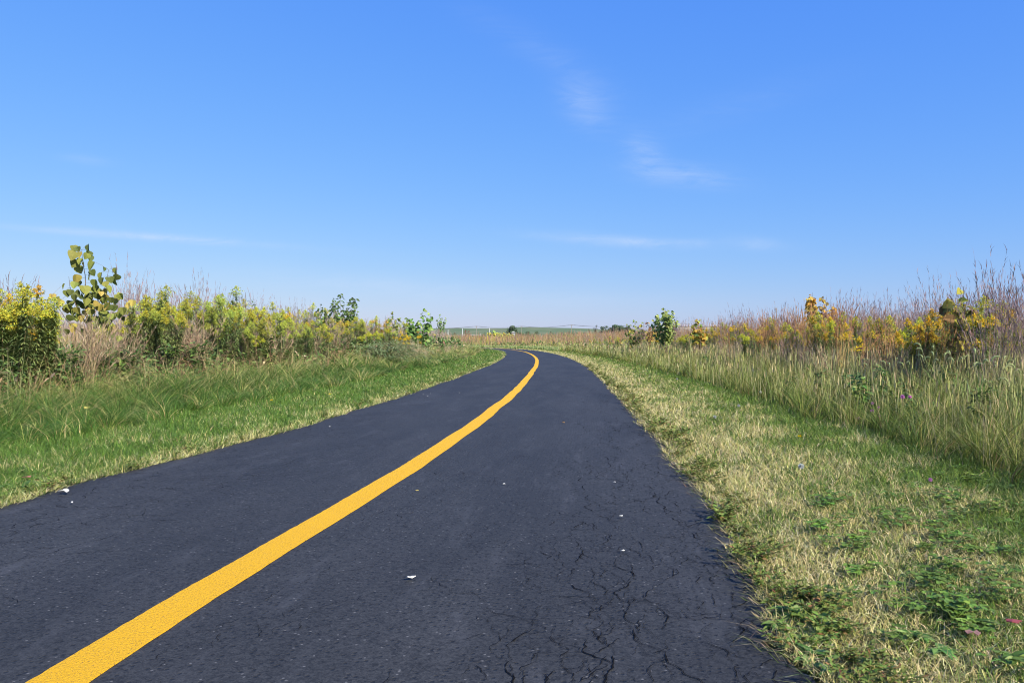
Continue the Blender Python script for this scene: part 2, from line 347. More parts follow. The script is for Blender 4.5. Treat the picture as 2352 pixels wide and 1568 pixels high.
def leaves(acc, P, D, Nn, Ln, Wn, col, shape=OUT_OVATE, droop=0.15):
    n = len(P); P = np.asarray(P, float); D = nrm(np.asarray(D, float)); Nn = np.asarray(Nn, float)
    Sd = nrm(np.cross(D, Nn)); Nn = np.cross(Sd, D)
    Ln = np.broadcast_to(np.asarray(Ln, float), (n,))[:, None]; Wn = np.broadcast_to(np.asarray(Wn, float), (n,))[:, None]
    col = np.broadcast_to(np.asarray(col, float), (n, 3)); out, fold = shape; m = len(out)
    rows = []
    for k_ in (-1, 0, 1):
        for (t, w) in out:
            rows.append(P+D*Ln*t+Sd*(Wn*.5*w*k_)+Nn*(abs(k_)*fold*w*Wn)-Nn*(droop*Ln*t*t))
    V = np.stack(rows, 1); C = np.repeat(col[:, None], 3*m, 1); b = np.arange(n)[:, None]*3*m
    fs = [b+np.array([m+i, m+i+1, i+1, i]) for i in range(m-1)]+[b+np.array([m+i+1, m+i, 2*m+i, 2*m+i+1]) for i in range(m-1)]
    acc.add(V.reshape(-1, 3), C.reshape(-1, 3), [np.concatenate(fs)])
def tube(acc, pts, rad, col, k=5, cap=True):
    pts = np.asarray(pts, float); n = len(pts); rad = np.broadcast_to(np.asarray(rad, float), (n,))
    T = nrm(np.gradient(pts, axis=0)); ref = np.array([0, 0, 1.]) if abs(T[0, 2]) < .8 else np.array([1., 0, 0])
    V = []
    for i in range(n):
        a = nrm(np.cross(T[i], ref)); b = np.cross(T[i], a)
        for j in range(k):
            th = 2*math.pi*j/k; V.append(pts[i]+rad[i]*(a*math.cos(th)+b*math.sin(th)))
    f = [[i*k+j, i*k+(j+1) % k, (i+1)*k+(j+1) % k, (i+1)*k+j] for i in range(n-1) for j in range(k)]
    fl = [np.array(f)]
    if cap: fl += [np.array([[j for j in range(k)][::-1]]), np.array([[(n-1)*k+j for j in range(k)]])]
    acc.add(V, col, fl)
def box(acc, c, s, col, rz=0.):
    x, y, z = s[0]/2, s[1]/2, s[2]/2; ca, sa = math.cos(rz), math.sin(rz)
    V = [(c[0]+a*x*ca-b*y*sa, c[1]+a*x*sa+b*y*ca, c[2]+d*z) for a in (-1, 1) for b in (-1, 1) for d in (-1, 1)]
    acc.add(V, col, [np.array([[0, 1, 3, 2], [4, 6, 7, 5], [0, 4, 5, 1], [2, 3, 7, 6], [0, 2, 6, 4], [1, 5, 7, 3]])])
def jit(col, n, a=.2, r=rng):
    col = np.asarray(col, float); return np.clip(col*(1+r.uniform(-a, a, (n, 1)))*(1+r.uniform(-a*.35, a*.35, (n, 3))), 0, 1)
def palette(cols, w, n, a=.32, r=rng):
    cols = np.array(cols, float); i = r.choice(len(cols), n, p=np.array(w)/sum(w)); return np.clip(cols[i]*(1+r.uniform(-a, a, (n, 1)))*(1+r.uniform(-a*.3, a*.3, (n, 3))), 0, 1)

# ------------------------------------------------------------------ tagging
def tag(o, label=None, cat=None, group=None, kind=None):
    for k_, v in (('label', label), ('category', cat), ('group', group), ('kind', kind)):
        if v: o[k_] = v
    return o
def thing(name, label, cat, loc=(0, 0, 0), rz=0., group=None, scale=1.):
    o = bpy.data.objects.new(name, None); o.empty_display_size = .1; COL.objects.link(o)
    o.location = loc; o.rotation_euler = (0, 0, rz); o.scale = (scale,)*3
    return tag(o, label, cat, group, 'thing')
def dup(root, loc, rz, label, group=None, scale=1., tilt=(0, 0)):
    r = root.copy(); COL.objects.link(r); r.location = loc; r.rotation_euler = (tilt[0], tilt[1], rz); r.scale = (scale,)*3
    r['label'] = label
    if group: r['group'] = group
    for ch in list(root.children):
        c = ch.copy(); COL.objects.link(c); c.parent = r
    return r
class Proto:
    """the first placing moves the built plant itself, later ones copy it"""
    def __init__(self, root): self.root = root; self.used = False
    def place(self, loc, rz, label, group=None, scale=1., tilt=(0, 0)):
        if not self.used:
            self.used = True; r = self.root; r.location = loc; r.rotation_euler = (tilt[0], tilt[1], rz); r.scale = (scale,)*3; r['label'] = label
            if group: r['group'] = group
            return r
        return dup(self.root, loc, rz, label, group, scale, tilt)

# ------------------------------------------------------------------ ground, path, line, hill
def build_ground():
    ys = np.concatenate([np.arange(-12, 30, .25), np.arange(30, 150, 1.5), np.geomspace(150, 6000, 40)])
    xs = np.concatenate([-np.geomspace(30, 5000, 30)[::-1], np.arange(-29, -9, 1.), np.arange(-9, 10, .25), np.arange(10, 30, 1.), np.geomspace(30, 5000, 30)])
    X, Y = np.meshgrid(xs, ys); x, y = X.ravel(), Y.ravel()
    z = gz(x, y)+.012*n2(x, y, 1.1, 1)-.006
    pd = np.full(len(x), 99.); nr = (np.abs(x) < 80) & (y < 150); pd[nr] = np.abs(path_dist(x[nr], y[nr]))
    z = z-.06*sstep(1.9, 1.55, pd)-.02*sstep(2.3, 1.9, pd)
    nx = len(xs); i, j = np.meshgrid(np.arange(len(ys)-1), np.arange(nx-1), indexing='ij'); a = (i*nx+j).ravel()
    A = Acc(); A.add(np.stack([x, y, z], 1), (.1, .1, .05), [np.stack([a, a+1, a+nx+1, a+nx], 1)])
    o = A.obj('ground', mat_ground()); at = o.data.attributes.new('far', 'FLOAT', 'POINT'); at.data.foreach_set('value', sstep(30, 120, y+np.abs(x)*.8).astype(np.float32))
    tag(o, kind='structure')
    for p in o.data.polygons: p.use_smooth = True
build_ground()
def ribbon(name, s, ul, ur, z, mat, nu, thick):
    """sheet along the path between offsets ul, ur with side faces"""
    n = len(s); rows = []; uv = []
    for q in range(nu+1):
        u = ul+(ur-ul)*q/nu; x, y = pos(s, u); crown = .010*(1-(u/1.9)**2)
        rows.append(np.stack([x, y, gz(x, y)+z+crown], 1)); uv.append(np.stack([u, s], 1))
    rows = [rows[0]-[0, 0, thick]]+rows+[rows[-1]-[0, 0, thick]]; uv = [uv[0]]+uv+[uv[-1]]
    V = np.stack(rows, 1); UV = np.stack(uv, 1).reshape(-1, 2); m = nu+3
    i, j = np.meshgrid(np.arange(n-1), np.arange(m-1), indexing='ij'); a = (i*m+j).ravel()
    A = Acc(); A.add(V.reshape(-1, 3), (.1, .1, .1), [np.stack([a, a+1, a+m+1, a+m], 1)])
    o = A.obj(name, mat); me = o.data; ul_ = me.uv_layers.new(name='UVMap'); li = np.zeros(len(me.loops), np.int32); me.loops.foreach_get('vertex_index', li)
    ul_.data.foreach_set('uv', UV[li].astype(np.float32).ravel()); return o
s_ = np.concatenate([np.arange(-8, 14, .02), np.arange(14, 60, .1), np.arange(60, S[-1], .4)])
def ragged(s, seed): return .022*n2(s, s*0+seed, .9, seed, 3)+.035*n2(s, s*0, 3.1, seed+1, 2)
def raggedR(s): return .045*n2(s, s*0+5, .33, 5, 5)+.06*n2(s, s*0, 2.3, 6, 2)
eL = -wl(s_)+ragged(s_, 2); eR = wr(s_)+raggedR(s_)
tag(ribbon('path', s_, eL, eR, 0., mat_asphalt(), 12, .05), kind='structure')
lw = .0028*n2(s_, s_*0, .10, 3, 4)+.004*n2(s_, s_*0, 1.1, 4, 2)
mid = .012*n2(s_, s_*0, 2.3, 7, 2)
tag(ribbon('road_marking', s_, mid-.078+lw, mid+.078+.0015*n2(s_, s_*0+9, .13, 6, 3)+.004*n2(s_, s_*0, .9, 8, 2), .004, mat_paint(), 1, .003), kind='structure')

def build_cracks():
    r = np.random.default_rng(17); V = []; F = []
    def crack(u, v, ang, length, w, wob=.55, depth=0):
        n = max(4, int(length/.014)); a = ang; P = [(u, v)]; k_ = r.uniform(0, 6)
        for i in range(n):
            a += r.normal(0, wob)-(a-ang)*.35; st = .014*r.uniform(.6, 1.4)
            u += math.sin(a)*st; v += math.cos(a)*st; P.append((u, v))
            if depth < 2 and r.uniform() < .035: crack(u, v, a+r.choice([-1, 1])*r.uniform(.6, 1.3), length*r.uniform(.15, .4), w*.6, wob, depth+1)
        P = np.array(P)+r.normal(0, .0016, (len(P), 2)); P = P[(P[:, 0] < wr(P[:, 1])-.01+raggedR(P[:, 1])) & (P[:, 0] > -wl(P[:, 1])+.02)]
        P = P[np.abs(P[:, 0]) > .09] if w < .9 else P
        if len(P) < 4: return
        t = np.linspace(0, 1, len(P)); ww = w*(.25+.75*np.sin(np.pi*t)**.6)*np.clip(.7+.7*np.sin(k_+t*length*21)+r.normal(0, .6, len(P)), .1, 2.2)
        T = np.gradient(P, axis=0); T /= np.maximum(np.hypot(T[:, 0], T[:, 1])[:, None], 1e-6); Nn = np.stack([T[:, 1], -T[:, 0]], 1)
        A1, B1 = P-Nn*ww[:, None]*.5, P+Nn*ww[:, None]*.5; base = sum(len(q) for q in V)
        V.append(np.stack([A1, B1], 1).reshape(-1, 2)); i = np.arange(len(P)-1)*2
        gap = np.hypot(*np.diff(P, axis=0).T) < .04; i = i[gap]+base; F.append(np.stack([i, i+1, i+3, i+2], 1))
    def sv(lo, hi, p=1.6): return lo+(hi-lo)*r.uniform()**p
    for _ in range(210):       # open cracks by the right edge, wandering lengthwise
        v = sv(1.2, 16, 1.5); u = 1.9-1.0*r.uniform()**1.8; crack(u, v, r.normal(-.08, .12)+(math.pi if r.uniform() < .5 else 0), r.uniform(.3, 1.5), r.uniform(.0012, .0034)*(1 if u > 1.2 else .42), .36)
    for _ in range(620):
        v = sv(1.2, 22, 1.5); u = 1.9-1.8*r.uniform()**1.8; crack(u, v, r.normal(0, .35), r.uniform(.06, .45), r.uniform(.0007, .0017), .5)
    for _ in range(1300):       # hairlines, thicker in patches
        v = sv(1.2, 24, 1.5); u = r.uniform(-1.85, 1.9)
        if n2(np.array([u]), np.array([v]), .9, 3)[0] > r.uniform(-.4, .9): crack(u, v, r.normal(0, .9), r.uniform(.06, .6), r.uniform(.0005, .0014), .55)
    for _ in range(520):       # the left edge's craze
        v = sv(2.5, 22, 1.2); u = -1.85+.9*r.uniform()**1.4; crack(u, v, r.normal(.9, .6), r.uniform(.15, .8), r.uniform(.001, .0026), .5)
    P = np.concatenate(V); x, y = pos(P[:, 1], P[:, 0]); z = gz(x, y)+.0028+.010*(1-(P[:, 0]/1.9)**2)
    A = Acc(); A.add(np.stack([x, y, z], 1), (.01, .01, .01), [np.concatenate(F)])
    tag(A.obj('path_surface_cracks', solid('crack_shadow', (.007, .007, .008), .95, .05)), kind='structure')
build_cracks()
def build_hill():
    xs = np.linspace(-700, 900, 220); ys = np.linspace(520, 1100, 60)
    X, Y = np.meshgrid(xs, ys); x, y = X.ravel(), Y.ravel()
    top = np.interp((x/750)*FOC+1176, [-600, 900, 1060, 1165, 1200, 1300, 1360, 1460, 1700, 3500], [0, 11, 13., 12.6, 13.9, 13.0, 12.2, 10.5, 7, 0])
    z = top*sstep(530, 740, y)*(1-.2*sstep(800, 1100, y))+.25*n2(x, y, 60, 2)+.9
    z = z-1.5*(1-sstep(520, 545, y))
    nx = len(xs); i, j = np.meshgrid(np.arange(len(ys)-1), np.arange(nx-1), indexing='ij'); a = (i*nx+j).ravel()
    A = Acc(); A.add(np.stack([x, y, z], 1), (.1, .1, .05), [np.stack([a, a+1, a+nx+1, a+nx], 1)])
    o = A.obj('hill', mat_hill()); tag(o, kind='structure')
    for p in o.data.polygons: p.use_smooth = True
build_hill()

# ------------------------------------------------------------------ grasses (uncountable: one object each)
def strip(side, d0, d1, s0, s1, dens, ref, fall=1.5, r=rng):
    """random points in a strip beside the path, thinning with distance; returns x, y, d, s, widening factor"""
    g = np.linspace(s0, s1, 2000); pdf = np.minimum(1, (ref/np.maximum(g, .5)))**fall; cdf = np.cumsum(pdf); n = int(dens*(d1-d0)*pdf.mean()*(s1-s0)); cdf /= cdf[-1]
    s = np.interp(r.uniform(0, 1, n), cdf, g); d = r.uniform(d0, d1, n)
    x, y = pos_d(s, d, side); f = np.maximum(1, s/ref)**(fall*.62)
    k_ = (np.abs(x) < .70*y+1.6) & (y > .6)
    return x[k_], y[k_], d[k_], s[k_], f[k_]
def edge_jag(s, side): return (raggedR(s) if side > 0 else -ragged(s, 2))
def mown(side, d1):
    A = Acc()
    for (dens, h0, h1, w0, kind) in ((7000, .025, .06, .0036, 'mat'), (2200, .045, .09, .0028, 'up')):
        x, y, d, s, f = strip(side, -.04, d1, .8, 125, dens, 3.4 if kind == 'mat' else 4.)
        x, y = pos_d(s, d+edge_jag(s, side)*np.exp(-d/.5), side)
        k_ = d > -.03+.05*n2(x, y, .35, 5)+.03; x, y, d, s, f = [q[k_] for q in (x, y, d, s, f)]
        n = len(x); q = n2(x, y, .9, 1)+.35*n2(x, y, .22, 2)
        if side > 0: dry = .85-.55*(d-.5)+.55*q             # straw near the path, green by the tall grass
        else: dry = .22+.45*np.exp(-d/.25)-.08*d+.42*q
        dry = np.clip(dry, .05, .93)
        isdry = rng.uniform(0, 1, n) < dry
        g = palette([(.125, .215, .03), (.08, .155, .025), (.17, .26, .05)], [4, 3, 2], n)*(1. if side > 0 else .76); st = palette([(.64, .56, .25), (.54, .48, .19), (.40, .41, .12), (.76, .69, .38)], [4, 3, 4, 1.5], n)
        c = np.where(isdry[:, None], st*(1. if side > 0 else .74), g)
        hh = rng.uniform(h0, h1, n)*(1+.25*q)*np.where(isdry, .85, 1.1)*np.minimum(f, 1.5)
        blades(A, np.stack([x, y, gz(x, y)-.004], 1), hh, w0*f*rng.uniform(.7, 1.4, n), rng.uniform(0, 6.28, n), rng.uniform(.3, 2.3, n) if kind == 'mat' else rng.uniform(.2, 1.3, n), rng.uniform(0, 6.28, n), c, 2)
    # dry blades lying out over the asphalt's edge
    x, y, d, s, f = strip(side, -.05, .08, 1., 60, 1300, 4.); x, y = pos_d(s, d+edge_jag(s, side), side)
    n = len(x); base = 0 if side < 0 else math.pi
    blades(A, np.stack([x, y, gz(x, y)+.004], 1), rng.uniform(.03, .08, n), .0032*f, rng.uniform(0, 6.28, n), rng.uniform(1.2, 2.2, n), base+rng.uniform(-1.2, 1.2, n), palette([(.45, .38, .2), (.3, .3, .1), (.09, .15, .03), (.22, .15, .08)], [3, 2, 2, 1], n), 2)
    return A
A = mown(1, 2.15); tag(A.obj('mown_grass', M_GRASS), 'short mown straw and green grass strip right of the path', 'grass', kind='stuff')
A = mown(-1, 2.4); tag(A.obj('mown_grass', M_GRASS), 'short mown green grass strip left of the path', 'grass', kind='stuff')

def tuft(x, y, c, r=rng):
    """gather points into tussocks: new x, y, outward direction, 0..1 from the tussock's middle, one random number per tussock"""
    i, j = np.floor(x/c), np.floor(y/c); h1 = np.sin(i*127.1+j*311.7)*43758.5; h2 = np.sin(i*269.5+j*183.3)*43758.5; h3 = np.sin(i*41.3+j*97.1)*9151.7
    h1, h2, h3 = h1-np.floor(h1), h2-np.floor(h2), h3-np.floor(h3)
    tx_, ty_ = (i+.2+.6*h1)*c, (j+.2+.6*h2)*c; k_ = .35+.3*h3
    X, Y = tx_+(x-tx_)*k_, ty_+(y-ty_)*k_; return X, Y, np.arctan2(y-ty_, x-tx_), np.clip(np.hypot(x-tx_, y-ty_)/c, 0, 1), h3
def tall_left():
    A = Acc()
    x, y, d, s, f = strip(-1, 1.5, 4.2, 2.5, 120, 2100, 8.)
    q = n2(x, y, 1.3, 4)+.5*n2(x, y, .4, 6)
    k_ = d > 1.85+.3*n2(x, y, 1.6, 8); x, y, d, s, f, q = [v[k_] for v in (x, y, d, s, f, q)]
    n = len(x); cs = np.where(s < 18, .3, np.where(s < 45, .8, 2.)); x, y, out, rd, hq = tuft(x, y, cs)
    hh = (.27+.22*sstep(2.1, 3.2, d))*(1+.35*q)*(.7+.65*hq)*rng.uniform(.6, 1.25, n)
    pale = np.clip((hq-.5)*.35+sstep(3.0, 4.1, d)*(.75+.3*n2(x, y, 2.6, 9))+.16+.22*n2(x, y, .8, 3)+sstep(25, 55, s)*.45, 0, .9)
    c = np.where((rng.uniform(0, 1, n) < pale)[:, None], palette([(.42, .37, .14), (.28, .31, .08), (.46, .35, .17)], [3, 3, 2], n), palette([(.06, .125, .018), (.095, .17, .028), (.04, .09, .016)], [4, 3, 2], n))
    blades(A, np.stack([x, y, gz(x, y)-.01], 1), hh, .0045*f*rng.uniform(.6, 1.3, n), rng.uniform(0, 6.28, n), rng.uniform(.1, .7, n)+1.3*rd, out+rng.normal(0, .5, n), c, 4)
    return A
tag(tall_left().obj('long_grass', M_GRASS), 'long tufted green grass between mown strip and goldenrod bank on the left', 'grass', kind='stuff')
def tall_right():
    A = Acc()
    x, y, d, s, f = strip(1, 1.8, 6.5, 2.2, 125, 2000, 6.5)
    q = n2(x, y, 1.2, 3)+.5*n2(x, y, .4, 7)
    k_ = d > 2.05+.16*n2(x, y, 1.5, 2); x, y, d, s, f, q = [v[k_] for v in (x, y, d, s, f, q)]
    n = len(x); up = sstep(1.95, 3.6, d)
    cs = np.where(s < 16, .3, np.where(s < 45, .8, 2.)); x, y, out, rd, hq = tuft(x, y, cs)
    hh = (.36+.22*up)*(1+.3*q)*(.65+.65*hq)*rng.uniform(.45, 1.25, n)
    pale = np.clip((hq-.5)*.4+.35+.33*up+.3*n2(x, y, 1.6, 5)+.15*sstep(8, 20, s), .08, .9)
    c = np.where((rng.uniform(0, 1, n) < pale)[:, None], palette([(.33, .31, .09), (.25, .28, .06), (.48, .42, .19), (.18, .235, .05), (.26, .17, .08)], [3, 4, 1.5, 4, .8], n), palette([(.08, .15, .025), (.13, .19, .03), (.05, .10, .018)], [4, 3, 2], n))
    blades(A, np.stack([x, y, gz(x, y)-.01], 1), hh, .0038*f*rng.uniform(.5, 1.4, n), rng.uniform(0, 6.28, n), np.where(rng.uniform(0, 1, n) < .2, rng.uniform(.5, 1.6, n), rng.uniform(.02, .4, n)+1.0*rd), out+rng.normal(0, .9, n), c, 4)
    # upright pale culms with narrow seed tips
    x, y, d, s, f = strip(1, 2.1, 7.5, 2.5, 125, 85, 7.)
    n = len(x); up = sstep(2.2, 4.2, d); hh = (.46+.30*up)*rng.uniform(.6, 1.3, n)
    c = palette([(.42, .40, .18), (.34, .38, .13), (.5, .44, .24)], [3, 4, 1.5], n)
    blades(A, np.stack([x, y, gz(x, y)], 1), hh, .0034*f, rng.uniform(-.5, .5, n), rng.uniform(.02, .3, n), rng.uniform(0, 6.28, n), c, 3)
    tipn = n; a_ = rng.uniform(.02, .25, n); la = rng.uniform(0, 6.28, n)
    blades(A, np.stack([x, y, gz(x, y)+hh*.72], 1), hh*.22, .007*f, rng.uniform(0, 6.28, n), a_, la, c*[1.05, .97, .95], 3)
    return A
tag(tall_right().obj('long_grass', M_GRASS), 'tall pale green grass with straw stalks along the right verge', 'grass', kind='stuff')

def undergrowth(side):
    """tangle of leaves, stems and dead stalks that carries the taller plants"""
    A = Acc()
    d0, d1 = (3.6, 9.5) if side < 0 else (4.3, 13.)
    x, y, d, s, f = strip(side, d0, d1, 2.5, 125, 750 if side < 0 else 420, 9., 1.35)
    n = len(x); q = n2(x, y, 1.6, 6); top = (.5 if side < 0 else .4)*(1+.5*q)*sstep(d0-.5, d0+1.0, d)+.15
    z = rng.uniform(0, 1, n)**.8*top
    D = nrm(np.stack([rng.normal(0, 1, n), rng.normal(0, 1, n), rng.normal(-.1, .7, n)], 1)); Nn = nrm(rng.normal(0, 1, (n, 3))+[0, 0, 1.5])
    low = z/np.maximum(top, .1)
    if side < 0:
        dead = np.clip(.85-1.0*low+.5*n2(x, y, 2.2, 1), .08, .9)
        gc = palette([(.085, .15, .04), (.12, .19, .05), (.17, .22, .07), (.22, .22, .08)], [4, 4, 2, 1], n); dc = palette([(.34, .22, .13), (.27, .16, .1), (.46, .37, .22), (.4, .29, .2)], [3, 2, 3, 2], n)
    else:
        dead = np.clip(.65-.5*low+.4*n2(x, y, 2.2, 1), .08, .9)
        gc = palette([(.13, .19, .05), (.19, .24, .07), (.27, .26, .08)], [4, 4, 3], n); dc = palette([(.32, .2, .1), (.42, .33, .17), (.28, .15, .09)], [3, 3, 2], n)
    c = np.where((rng.uniform(0, 1, n) < dead)[:, None], dc, gc)
    leaves(A, np.stack([x, y, gz(x, y)+z], 1), D, Nn, rng.uniform(.05, .11, n)*f, rng.uniform(.012, .035, n)*f, c, OUT_NARROW, .3)
    # stalks
    x, y, d, s, f = strip(side, d0-.2, d1, 2.5, 125, 130, 9., 1.35)
    n = len(x); hh = (.62+.35*n2(x, y, 1.6, 6))*rng.uniform(.5, 1.3, n)
    blades(A, np.stack([x, y, gz(x, y)], 1), hh, .007*f, rng.uniform(0, 6.28, n), rng.uniform(.02, .5, n), rng.uniform(0, 6.28, n), palette([(.34, .22, .12), (.42, .35, .18), (.2, .12, .07), (.2, .24, .09)], [3, 3, 2, 2], n), 3)
    return A
tag(undergrowth(-1).obj('undergrowth', M_LEAF), 'tangled green and dead brown undergrowth beneath the left goldenrod bank', 'undergrowth', kind='stuff')
tag(undergrowth(1).obj('undergrowth', M_LEAF), 'tangled olive and brown undergrowth beneath the right meadow plants', 'undergrowth', kind='stuff')

def far_meadow():
    A = Acc()
    n = 150000
    y = 22+np.exp(rng.uniform(0, 1, n)*math.log(230))*1.0; y = np.where(rng.uniform(0, 1, n) < .55, rng.uniform(60, 215, n), y)
    x = rng.uniform(-.72, .72, n)*y
    d = path_dist(x, y); a = np.abs(d)-1.86
    inside = (d < 0)
    keep = np.where(inside, a > 7.5, a > np.where(y > 95, 3.6, 6.5))
    x, y, d, a = [q[keep] for q in (x, y, d, a)]; n = len(x)
    q = n2(x, y, 14, 2)+.4*n2(x, y, 4, 3); r_ = n2(x, y, 22, 6)+.3*n2(x, y, 5, 1)
    left = d < 0
    edge = sstep(3.2, 6, a)
    tall = (1.3+.4*sstep(50, 100, y)+.35*q)*(.35+.65*edge)
    f = np.maximum(y/30, .8)
    hh = tall*rng.uniform(.45, 1.2, n)
    rust = palette([(.27, .13, .09), (.32, .19, .11), (.26, .16, .13), (.23, .22, .08)], [3, 3, 3, 2], n); yel = palette([(.40, .30, .04), (.30, .26, .06)], [2, 2], n); grn = palette([(.15, .19, .06), (.24, .24, .09), (.09, .14, .04)], [3, 3, 2], n)
    u = rng.uniform(0, 1, n); pr = np.clip(.5+.35*q, .1, .85)*edge; py = np.clip(.22+.45*r_, 0, .5)*edge
    c = np.where((u < pr)[:, None], rust, np.where((u < pr+py)[:, None], yel, grn))
    hh = np.where(u < pr, hh*1.15, hh*.8)
    blades(A, np.stack([x, y, gz(x, y)-.05], 1), hh, .016*f*rng.uniform(.5, 1.5, n), rng.normal(0, .6, n), rng.uniform(.02, .5, n), rng.uniform(0, 6.28, n), c, 2)
    # the pale grass fringe by the path round the bend
    x, y, d, s, f = strip(1, 1.9, 4.5, 80, 190, 130, 100., 1.)
    n = len(x)
    blades(A, np.stack([x, y, gz(x, y)-.02], 1), rng.uniform(.2, .5, n), .05, rng.normal(0, .6, n), rng.uniform(.02, .5, n), rng.uniform(0, 6.28, n), palette([(.2, .26, .09), (.34, .33, .15), (.14, .2, .06)], [3, 3, 2], n), 2)
    return A
tag(far_meadow().obj('meadow', M_DRY), 'distant meadow of rusty brown grass and yellow flowers beyond the bend', 'meadow', kind='stuff')

def stalks(side, d0, d1, dens, hbase, cols, hcols):
    A = Acc()
    x, y, d, s, f = strip(side, d0, d1, 3, 125, dens, 12., 1.2)
    q = n2(x, y, 3.2, 4)+.4*n2(x, y, 1.1, 6); k_ = rng.uniform(0, 1, len(x)) < np.clip(.5+.8*q, .08, 1); x, y, d, s, f, q = [v[k_] for v in (x, y, d, s, f, q)]
    n = len(x); hh = (hbase+.28*q)*rng.uniform(.55, 1.12, n); ln_ = rng.uniform(.03, .35, n); la = rng.normal(.6, 1.4, n); g = gz(x, y); z0 = np.zeros(n)
    blades(A, np.stack([x, y, g], 1), hh, .0055*f, rng.normal(0, .6, n), ln_, la, palette(cols, [3, 3, 2], n), 4)
    for k_ in range(6):
        t = rng.uniform(.72, .99, n); p = np.stack([x+np.cos(la)*ln_*hh*t**1.7, y+np.sin(la)*ln_*hh*t**1.7, g+hh*(t-.38*ln_*t**2.2)], 1)
        blades(A, p, rng.uniform(.05, .13, n)*np.minimum(f, 2), .0065*f, rng.normal(0, .6, n), rng.uniform(.1, .8, n), rng.uniform(0, 6.28, n), palette(hcols, [3, 3, 2], n), 2)
    return A
tag(stalks(1, 5.4, 26., 22, 1.5, [(.40, .38, .14), (.42, .31, .12), (.28, .34, .09)], [(.36, .28, .16), (.40, .24, .11), (.34, .29, .18)]).obj('prairie_grass', M_DRY), 'thin rusty and purple prairie grass filling the right field behind the goldenrod', 'grass', kind='stuff')
tag(stalks(-1, 4.8, 22., 24, 1.5, [(.42, .34, .22), (.45, .36, .22), (.36, .33, .16)], [(.4, .32, .26), (.36, .28, .25), (.45, .38, .25)]).obj('prairie_grass', M_DRY), 'thin grey tan prairie grass filling the field behind the left bank', 'grass', kind='stuff')

# ------------------------------------------------------------------ goldenrod
def make_goldenrod(seed, nst=4, h=1.3, flo=(.62, .55, .06), lush=1.):
    r = np.random.default_rng(seed)
    root = thing('goldenrod', 'goldenrod', 'goldenrod')
    St, Fo, Fl = Acc(), Acc(), Acc()
    for k_ in range(nst):
        hh = h*r.uniform(.68, 1.12); bx, by = r.normal(0, .07, 2); lx, ly = r.normal(0, .07, 2)
        def ax(t): return np.stack([bx+lx*hh*t**1.5+0*t, by+ly*hh*t**1.5, hh*t], -1)
        t = np.linspace(0, 1, 6); tube(St, ax(t), np.linspace(.0045, .0018, 6), r.uniform(.8, 1.2)*np.array((.22, .16, .08)), 3)
        nl = int(270*lush); tt = r.uniform(.12, .93, nl)**.8; P = ax(tt); a = r.uniform(0, 6.28, nl)
        D = np.stack([np.cos(a), np.sin(a), r.uniform(-.5, .7, nl)], 1)
        c = np.where((tt < .3+r.normal(0, .08, nl))[:, None], palette([(.22, .15, .08), (.16, .16, .06), (.3, .22, .12)], [3, 3, 1], nl, r=r), palette([(.12, .165, .055), (.165, .215, .07), (.24, .29, .09)], [4, 3, 2], nl, r=r))
        leaves(Fo, P, D, np.tile([0, 0, 1.], (nl, 1)), r.uniform(.05, .11, nl)*(1.15-.45*tt), r.uniform(.011, .02, nl), c, OUT_NARROW, .3)
        full = r.uniform(.35, 1.); nb = int(9+10*full); L0 = r.uniform(.09, .16)*(.7+.4*full)
        for b in range(nb):
            tb = 1-(.06+.085*full)*(b/nb); o = ax(np.array([tb]))[0]; aa = b*2.4+r.uniform(-.3, .3); ln_ = L0*(.3+.8*(b/nb)**.7)*r.uniform(.7, 1.15)
            m = int(12+24*b/nb); u = r.uniform(.05, 1, m)
            dirv = np.array([math.cos(aa), math.sin(aa), 0])
            p = o+dirv*(ln_*u)[:, None]+np.array([0, 0, 1.])*(ln_*(.75*u-.62*u*u)+.012*r.uniform(0, 1, m))[:, None]+r.normal(0, .005, (m, 3))
            leaves(Fl, p, r.normal(0, 1, (m, 3))+[0, 0, .8], r.normal(0, 1, (m, 3)), r.uniform(.012, .021, m), r.uniform(.008, .012, m), np.where((r.uniform(0, 1, m) < .22)[:, None], jit((.26, .34, .08), m, .3, r), jit(flo, m, .35, r)), OUT_OVAL, 0)
        m = 26; p = ax(np.ones(m))+np.stack([r.normal(0, .008, m), r.normal(0, .008, m), r.uniform(-.02, .04, m)], 1)
        leaves(Fl, p, r.normal(0, 1, (m, 3))+[0, 0, 1], r.normal(0, 1, (m, 3)), .018, .012, jit(flo, m, .25, r), OUT_OVAL, 0)
    St.obj('stem', M_DRY, root); Fo.obj('foliage', M_LEAF, root); Fl.obj('flower_head', M_FLOWER, root)
    return Proto(root)
GOLD_Y = [make_goldenrod(s, n, h, (.56, .53, .06)) for s, n, h in ((1, 4, 1.3), (2, 5, 1.22), (3, 3, 1.36))]
GOLD_G = [make_goldenrod(s, n, h, (.46, .50, .09), 1.15) for s, n, h in ((4, 4, 1.32), (5, 5, 1.25))]
GOLD_O = [make_goldenrod(s, n, h, (.76, .50, .04)) for s, n, h in ((6, 4, 1.25), (7, 5, 1.2))]

